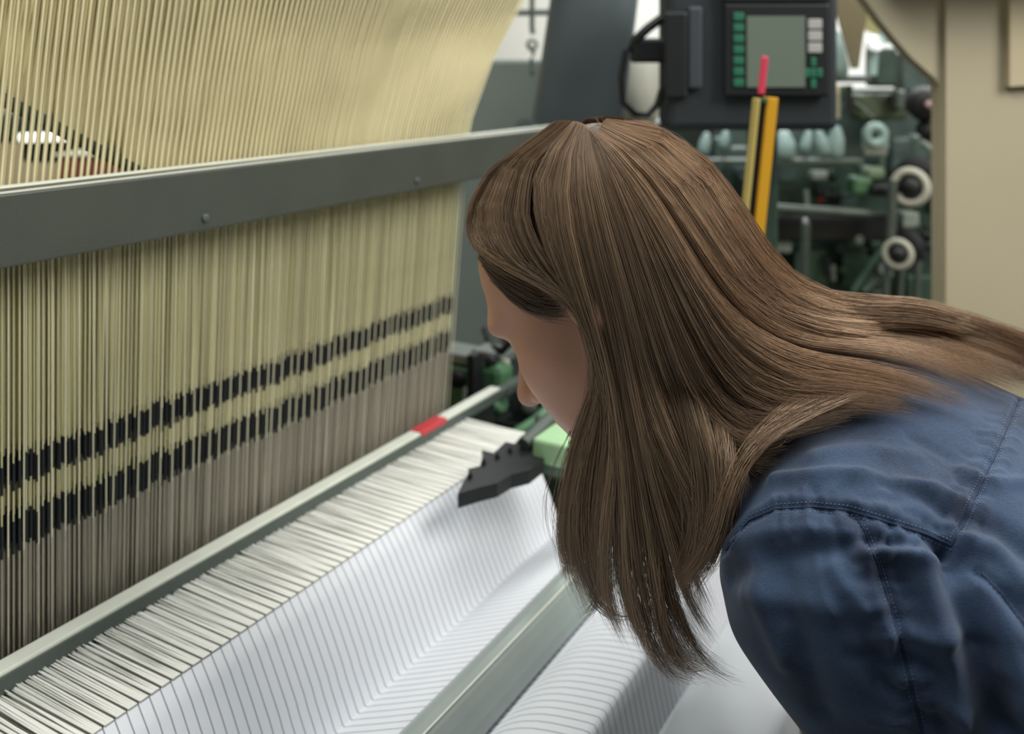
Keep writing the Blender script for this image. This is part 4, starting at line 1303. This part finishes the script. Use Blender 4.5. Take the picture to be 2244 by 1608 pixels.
def family(guides, n, thick=0.008, spread=0.002, clump=0.5, nclump=40, tip=0.12, wav=0.002, tint=(0.35, 0.9), rad=0.00019, depthdir=None, lift=0.002):
    """strands interpolated between neighbouring guides, gathered into locks"""
    G = np.stack(guides)                                     # (g,K,3)
    g = len(G)
    t_ = rng.random(n) * (g - 1)
    cl_c = rng.random(nclump) * (g - 1)
    ci = np.abs(t_[:, None] - cl_c[None]).argmin(1)
    x = np.linspace(0, 1, KH)
    pull = clump * np.clip((x - 0.3) / 0.7, 0, 1)[None, :]
    tt = t_[:, None] * (1 - pull) + cl_c[ci][:, None] * pull
    tt = np.clip(tt, 0, g - 1 - 1e-6)
    i0 = np.clip(tt.astype(int), 0, max(g - 2, 0)); fr = (tt - i0)[..., None]
    kk = np.broadcast_to(np.arange(KH)[None], tt.shape)
    i1 = np.minimum(i0 + 1, g - 1)
    P = G[i0, kk] * (1 - fr) + G[i1, kk] * fr
    # layer depth: towards/away from the viewer side of the sheet
    dd = nrm(-FV) if depthdir is None else nrm(depthdir)
    lay = rng.random(n) * 1.0
    cd = rng.normal(size=(nclump,)) * 0.35
    dep = (-(lay) * thick + cd[ci] * thick * 0.35)[:, None] * np.minimum(1, 0.25 + x * 3)[None, :]
    P = P + dep[..., None] * dd + lift * (1 - lay)[:, None, None] * dd * np.minimum(1, x * 4)[None, :, None]
    # small waves, shared within a lock plus individual
    def waves(num, amp):
        a = rng.normal(size=(num, 3)) * amp; b = rng.normal(size=(num, 3)) * amp
        w1 = rng.uniform(3, 9, (num, 1)); w2 = rng.uniform(0, 6.28, (num, 1))
        s1 = np.sin(w1 * x[None] + w2) * x[None]
        s2 = np.sin(w1 * 0.5 * x[None] + w2 * 1.7) * x[None]
        return s1[..., None] * a[:, None] + s2[..., None] * b[:, None]
    P = P + waves(nclump, wav)[ci] + waves(n, wav * 0.6)
    P = P + (rng.normal(size=(n, 1, 3)) * spread * (0.3 + 0.7 * x)[None, :, None])
    # strands differ in length: cut the tip
    cut = 1 - tip * rng.random(n) ** 1.5 - tip * 0.6 * rng.random(nclump)[ci]
    xs = x[None] * cut[:, None] * (KH - 1)
    j0 = np.clip(xs.astype(int), 0, KH - 2); ff = (xs - j0)[..., None]
    ar = np.arange(n)[:, None]
    P = P[ar, j0] * (1 - ff) + P[ar, j0 + 1] * ff
    STR.append(P)
    ct = rng.random(nclump)
    TINT.append(np.clip(tint[0] + (tint[1] - tint[0]) * (0.6 * ct[ci] + 0.4 * rng.random(n)), 0, 1))
    RAD.append(np.full(n, rad) * rng.uniform(0.7, 1.25, n))

# back hair: crown -> nape -> lying over the back
B = [guide([(1330, 262), (1400, 258), (1490, 295), (1575, 365), (1640, 470), (1690, 560), (1745, 622), (1830, 655), (1980, 652), (2120, 690), (2250, 738), (2400, 780), (2520, 840)], 0.004),
     guide([(1324, 270), (1410, 285), (1500, 340), (1580, 430), (1630, 540), (1690, 630), (1760, 675), (1860, 690), (2000, 690), (2130, 720), (2260, 770), (2400, 830), (2480, 880)], 0.004),
     guide([(1318, 280), (1400, 320), (1490, 400), (1560, 510), (1620, 620), (1690, 690), (1780, 720), (1880, 725), (2010, 735), (2130, 770), (2260, 820), (2380, 870)], 0.004),
     guide([(1310, 290), (1390, 350), (1470, 450), (1540, 570), (1610, 670), (1690, 735), (1790, 760), (1880, 765), (2000, 785), (2120, 830), (2230, 880)], 0.004)]
family(B, 4200, thick=0.009, clump=0.45, nclump=80, tip=0.12, wav=0.0020, tint=(0.5, 1.0), depthdir=ZV * 0.6 - FV * 0.8)  # pale tint range paints the highlights on the upper back hair
# lower part of the back hair, splitting over the shoulder blade
B2 = [guide([(1310, 290), (1385, 360), (1465, 470), (1530, 590), (1600, 690), (1690, 752), (1800, 790), (1900, 800), (2000, 822), (2090, 855), (2195, 886)], 0.006),
      guide([(1308, 295), (1380, 380), (1455, 500), (1520, 620), (1585, 720), (1660, 785), (1760, 830), (1860, 838), (1960, 855), (2075, 905)], 0.006),
      guide([(1305, 300), (1370, 390), (1440, 520), (1505, 650), (1560, 760), (1620, 840), (1700, 880), (1800, 885), (1900, 880), (2020, 900)], 0.006)]
family(B2, 2400, thick=0.008, clump=0.6, nclump=36, tip=0.22, wav=0.003, tint=(0.45, 1.0), depthdir=ZV * 0.6 - FV * 0.8)
# side hair falling from the parting over the ear
S1 = [guide([(1302, 292), (1360, 400), (1420, 540), (1480, 690), (1530, 800), (1580, 880), (1640, 930), (1720, 930), (1800, 905), (1880, 890), (1960, 895)], 0.005),
      guide([(1298, 290), (1345, 400), (1400, 540), (1455, 690), (1500, 810), (1545, 900), (1600, 965), (1660, 985), (1720, 955), (1800, 925)], 0.005),
      guide([(1294, 288), (1330, 400), (1375, 540), (1425, 700), (1465, 830), (1505, 930), (1550, 1005), (1590, 1050), (1612, 1075), (1600, 1120, 0.60), (1560, 1180, 0.61)], 0.004)]
family(S1, 2400, thick=0.012, clump=0.4, nclump=34, tip=0.15, wav=0.003, tint=(0.15, 0.75))
# hair spilling from the nape over the shoulder to the front
S5 = [guide([(1900, 862), (1800, 905), (1700, 955), (1640, 1010), (1604, 1075, 0.59), (1590, 1150, 0.60), (1560, 1230, 0.61), (1500, 1298, 0.62)], 0.006),
      guide([(1770, 850), (1715, 890), (1660, 945), (1620, 1010, 0.60), (1602, 1085, 0.595), (1586, 1160, 0.60), (1550, 1235, 0.61), (1495, 1298, 0.62)], 0.006)]
family(S5, 600, thick=0.008, clump=0.5, nclump=12, tip=0.15, wav=0.003, tint=(0.2, 0.75))
S4 = [guide([(1520, 700), (1565, 830), (1590, 920), (1602, 1000, 0.60), (1600, 1080, 0.595), (1585, 1170, 0.60), (1545, 1240, 0.61), (1490, 1295, 0.62)], 0.003),
      guide([(1470, 700), (1510, 850), (1540, 960, 0.62), (1560, 1040, 0.615), (1565, 1120, 0.615), (1550, 1190, 0.615), (1520, 1250, 0.62), (1480, 1300, 0.625)], 0.002),
      guide([(1420, 700), (1450, 850), (1475, 960, 0.64), (1490, 1060, 0.635), (1500, 1140, 0.635), (1500, 1210, 0.635), (1480, 1270, 0.635), (1450, 1310, 0.635)], 0.002)]
family(S4, 1700, thick=0.014, clump=0.5, nclump=34, tip=0.2, wav=0.003, tint=(0.1, 0.6))
S2 = [guide([(1290, 285), (1310, 400), (1350, 540), (1395, 700), (1430, 840), (1470, 950, 0.63), (1520, 1050, 0.625), (1570, 1130, 0.62), (1560, 1210, 0.625), (1500, 1295, 0.63)], 0.004),
      guide([(1285, 280), (1290, 400), (1325, 540), (1370, 700), (1400, 850), (1430, 960, 0.635), (1475, 1070, 0.635), (1510, 1160, 0.635), (1520, 1230, 0.635), (1475, 1300, 0.64)], 0.004),
      guide([(1280, 277), (1270, 390), (1300, 540), (1345, 700), (1372, 850), (1395, 970, 0.64), (1425, 1090, 0.64), (1452, 1200, 0.64), (1478, 1330, 0.64), (1520, 1440, 0.64), (1575, 1485, 0.64), (1645, 1496, 0.64)], 0.004),
      guide([(1275, 275), (1250, 390), (1278, 540), (1322, 700), (1350, 850), (1370, 980, 0.645), (1385, 1100, 0.645), (1400, 1220, 0.645), (1420, 1340, 0.645), (1450, 1440, 0.645), (1500, 1492, 0.645), (1550, 1475, 0.645)], 0.004)]
family(S2, 2900, thick=0.016, clump=0.82, nclump=22, tip=0.12, wav=0.003, tint=(0.15, 0.8))
S3 = [guide([(1272, 273), (1235, 380), (1258, 540), (1302, 690), (1336, 830), (1358, 960, 0.65), (1370, 1090, 0.65), (1375, 1220, 0.65), (1390, 1340, 0.65), (1430, 1440, 0.65), (1490, 1490, 0.65), (1540, 1475, 0.65)], 0.004),
      guide([(1268, 272), (1215, 380), (1238, 540), (1285, 670), (1322, 790), (1340, 900, 0.655), (1335, 1020, 0.66), (1320, 1140, 0.66), (1320, 1260, 0.66), (1340, 1370, 0.66), (1390, 1440, 0.66)], 0.004),
      guide([(1262, 271), (1195, 370), (1210, 520), (1262, 655), (1308, 770), (1330, 860, 0.66), (1298, 960, 0.67), (1270, 1070, 0.675), (1262, 1180, 0.675), (1285, 1290, 0.675), (1320, 1350, 0.675)], 0.004),
      guide([(1258, 270), (1178, 370), (1190, 510), (1252, 645), (1300, 770), (1316, 850, 0.665), (1272, 930, 0.68), (1248, 1040, 0.685), (1228, 1150, 0.685), (1240, 1260, 0.685), (1290, 1345, 0.685)], 0.004)]
family(S3, 2800, thick=0.014, clump=0.78, nclump=24, tip=0.10, wav=0.003, tint=(0.2, 0.8))
# front hair swept from the forehead behind the ear
F1 = [guide([(1258, 270), (1165, 360), (1150, 480), (1190, 570), (1252, 640), (1290, 720), (1315, 800)], 0.004),
      guide([(1245, 268), (1120, 360), (1085, 470), (1120, 560), (1200, 615), (1255, 648), (1290, 720)], 0.004),
      guide([(1230, 268), (1085, 370), (1035, 470), (1050, 545), (1120, 590), (1210, 628), (1262, 665)], 0.004),
      guide([(1215, 270), (1062, 385), (1016, 490), (1030, 530), (1090, 572), (1180, 615), (1262, 660)], 0.004)]
family(F1, 2300, thick=0.006, clump=0.35, nclump=30, tip=0.05, wav=0.0010, tint=(0.2, 0.75))
# bridging strands so that neighbouring sheets run into each other
FB = guide([(1258, 270), (1168, 362), (1172, 495), (1222, 600), (1262, 665), (1306, 775), (1320, 850, 0.665), (1276, 930, 0.68), (1252, 1040, 0.685), (1232, 1150, 0.685), (1244, 1260, 0.685)], 0.004)
family([FB, S3[3], S3[2]], 800, thick=0.006, clump=0.25, nclump=20, tip=0.4, wav=0.0015, tint=(0.15, 0.7))
family([S3[1], S3[0], S2[3]], 350, thick=0.006, clump=0.25, nclump=20, tip=0.3, wav=0.002, tint=(0.15, 0.75))
family([S2[1], S2[0], S1[2]], 400, thick=0.008, clump=0.25, nclump=20, tip=0.3, wav=0.002, tint=(0.15, 0.7))
family([S1[0], B2[2], B2[1]], 400, thick=0.008, clump=0.25, nclump=16, tip=0.3, wav=0.002, tint=(0.2, 0.8))
# fine baby hair at the temple, tinted dark for shade under the sweep
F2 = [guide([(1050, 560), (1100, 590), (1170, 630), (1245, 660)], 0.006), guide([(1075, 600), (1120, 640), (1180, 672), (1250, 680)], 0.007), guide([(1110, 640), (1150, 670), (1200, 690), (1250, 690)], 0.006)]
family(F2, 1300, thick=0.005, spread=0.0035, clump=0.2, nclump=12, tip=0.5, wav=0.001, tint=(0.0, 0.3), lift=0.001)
# hair of the far side of the head, mirrored across her face
def mirror(Gd):
    q = (Gd - HM) @ HAX.T
    q[:, 0] *= -1
    return HM + q @ HAX
for fam, n in ((F1, 800), (S3, 900), (S2, 700)):
    gs = []
    for Gd in fam:
        mg = mirror(Gd)
        if fam is not F1:
            k0 = int(KH * 0.42)
            mg[k0:, :2] = mg[k0, :2] + 0.25 * (mg[k0:, :2] - mg[k0, :2])
            mg[k0:, 2] = mg[k0, 2] - np.linspace(0, 0.15, KH - k0)
            mg = resample(mg, KH)
        gs.append(mg)
    family(gs, n, thick=0.010, clump=0.5, nclump=24, tip=0.2, wav=0.003, tint=(0.1, 0.6), depthdir=-H_L)
# hair combed over the crown to the far side
TG = []
for y0 in (-0.035, -0.005, 0.03, 0.06):
    pts = []
    for a_ in np.linspace(0.30, -1.25, 9):
        k = math.sqrt(max(0.05, 1 - (y0 / 0.107) ** 2))
        y_ = y0 - 0.03 * max(0, -a_) * (1 if y0 < 0.03 else -0.2)
        k = math.sqrt(max(0.05, 1 - (y_ / 0.107) ** 2))
        pts.append(H(0.077 * math.sin(a_) * k, -0.013 + y_, 0.047 + 0.0785 * math.cos(a_) * k))
    TG.append(resample(pts, KH))
family(TG, 1000, thick=0.005, clump=0.2, nclump=40, tip=0.1, wav=0.001, tint=(0.05, 0.45), depthdir=H_U - 0.5 * H_L)
# far-side back hair
Bm = []
for G0, G1 in ((B[2], B[0]), (B[3], B[1])):
    m0 = mirror(G0); w_ = np.clip((np.linspace(0, 1, KH) - 0.15) / 0.4, 0, 1)[:, None]
    w_ = w_ * w_ * (3 - 2 * w_)
    Bm.append(resample(m0 * (1 - w_) + (G1 - 0.012 * ZV) * w_, KH))
family([B[0]] + Bm, 900, thick=0.006, clump=0.4, nclump=24, tip=0.2, wav=0.002, tint=(0.3, 0.9), depthdir=ZV)
# loose single hairs
def loose(pts, n, sp=0.0012, tint=(0.3, 0.9), rad=0.00016):
    family([guide(pts), guide([(q[0] + 4, q[1] + 2) + tuple(q[2:]) for q in pts])], n, thick=0.002, spread=sp, clump=0.2, nclump=max(1, n // 2), tip=0.15, wav=0.0015, tint=tint, rad=rad)
loose([(1255, 930, 0.70), (1215, 1010, 0.70), (1190, 1090, 0.70), (1192, 1160, 0.70), (1215, 1210, 0.70), (1245, 1255, 0.70)], 5)
loose([(1250, 960, 0.70), (1222, 1040, 0.70), (1205, 1120, 0.70), (1225, 1190, 0.70), (1245, 1240, 0.70)], 5)
loose([(1262, 940, 0.70), (1240, 1060, 0.70), (1222, 1150, 0.70), (1240, 1230, 0.70)], 6)
loose([(1450, 1150, 0.64), (1478, 1300, 0.64), (1520, 1420, 0.64), (1575, 1482, 0.64), (1648, 1494, 0.64)], 14, 0.0006, (0.2, 0.5))
loose([(1420, 1100, 0.645), (1430, 1280, 0.645), (1462, 1420, 0.645), (1512, 1484, 0.645), (1575, 1462, 0.645)], 70, 0.0030, (0.2, 0.7), 0.0002)
loose([(1385, 1150, 0.65), (1400, 1300, 0.65), (1430, 1420, 0.65), (1470, 1476, 0.65), (1535, 1488, 0.65)], 70, 0.0030, (0.2, 0.7), 0.0002)
loose([(1290, 1100, 0.68), (1275, 1230, 0.68), (1300, 1310, 0.68), (1350, 1350, 0.68), (1420, 1340, 0.68)], 30, 0.0025, (0.2, 0.7), 0.0002)
loose([(1300, 1150, 0.68), (1310, 1270, 0.68), (1300, 1330, 0.68), (1262, 1352, 0.68)], 40, 0.0025, (0.3, 0.8), 0.0002)
loose([(1440, 1150, 0.64), (1445, 1280, 0.64), (1450, 1380, 0.64), (1468, 1440, 0.64)], 30, 0.0020, (0.2, 0.7), 0.0002)
loose([(1300, 700), (1360, 760), (1440, 800), (1520, 815), (1600, 800), (1690, 775)], 8)
loose([(1320, 720), (1400, 790), (1480, 825), (1560, 820), (1650, 790), (1720, 780)], 6)
loose([(1560, 850), (1600, 900), (1640, 915), (1690, 925), (1695, 955), (1675, 985)], 3, 0.0005, (0.8, 1.0), 0.0003)
for i in range(26):
    a = random.uniform(1530, 1680); b = random.uniform(790, 960)
    th = random.uniform(0, 6.28); r_ = random.uniform(25, 60)
    loose([(a + r_ * math.cos(th + k * 0.5), b + 0.7 * r_ * math.sin(th + k * 0.5)) for k in range(6)], 2, 0.0006, (0.4, 1.0), 0.00014)
for i in range(22):
    f = random.random()
    p0 = np.array([1300 + 340 * f, 262 + 250 * f * f])
    loose([tuple(p0), tuple(p0 + [60, 90]), tuple(p0 + [110, 210]), tuple(p0 + [160, 320])], 1, 0.0015, (0.6, 1.0), 0.00015)

P_ = np.concatenate(STR); T_ = np.concatenate(TINT); R_ = np.concatenate(RAD)
Vh, Qh = strands(P_, R_, 3)
def hair_material(name, dark, light, rough=0.33):
    m = bpy.data.materials.new(name)
    m.use_nodes = True
    nt = m.node_tree; b = nt.nodes['Principled BSDF']
    b.inputs['Roughness'].default_value = rough
    b.inputs['Specular IOR Level'].default_value = 0.45
    b.inputs['Specular Tint'].default_value = (1.0, 0.86, 0.72, 1)
    at = nt.nodes.new('ShaderNodeAttribute'); at.attribute_name = 'tint'
    r = nt.nodes.new('ShaderNodeValToRGB')
    r.color_ramp.elements[0].color = srgb(*dark); r.color_ramp.elements[1].color = srgb(*light)
    nt.links.new(at.outputs['Fac'], r.inputs['Fac'])
    nt.links.new(r.outputs['Color'], b.inputs['Base Color'])
    return m
hair = np_mesh('hair', Vh, Qh, hair_material('brown_hair', (58, 45, 37), (202, 170, 140)), pers, kind='stuff')
hair['label'] = 'long straight brown hair'
at = hair.data.attributes.new('tint', 'FLOAT', 'POINT')
at.data.foreach_set('value', np.repeat(T_, KH * 3).astype(np.float32))
# scalp-hugging under layer of hair so no skin shows between strands
def cap_cut(G, Fv):
    q = (G - HM) @ HAX.T
    return np.maximum(np.maximum(Fv, (q[..., 1] - 0.85 * q[..., 2] + 0.036) / 1.31), -(q[..., 2] + 0.055))
cp = [ell(H(0, -0.013, 0.047), (0.0745, 0.0945, 0.0765), HAX, 0.02), ell(H(0, 0.050, 0.045), (0.0640, 0.0495, 0.0615), HAX, 0.03)]
lo = cp[0].lo - 0.02; hi = cp[0].hi + 0.02
Vc_, Qc_ = surface_nets(*grid_field(cp, lo, hi, 0.004, cap_cut))
np_mesh('hair_under_layer', smooth_mesh(Vc_, Qc_, 2), Qc_, mat('dark_brown_hair', (64, 50, 40), 0.6, 0, 0.25, 300), pers)
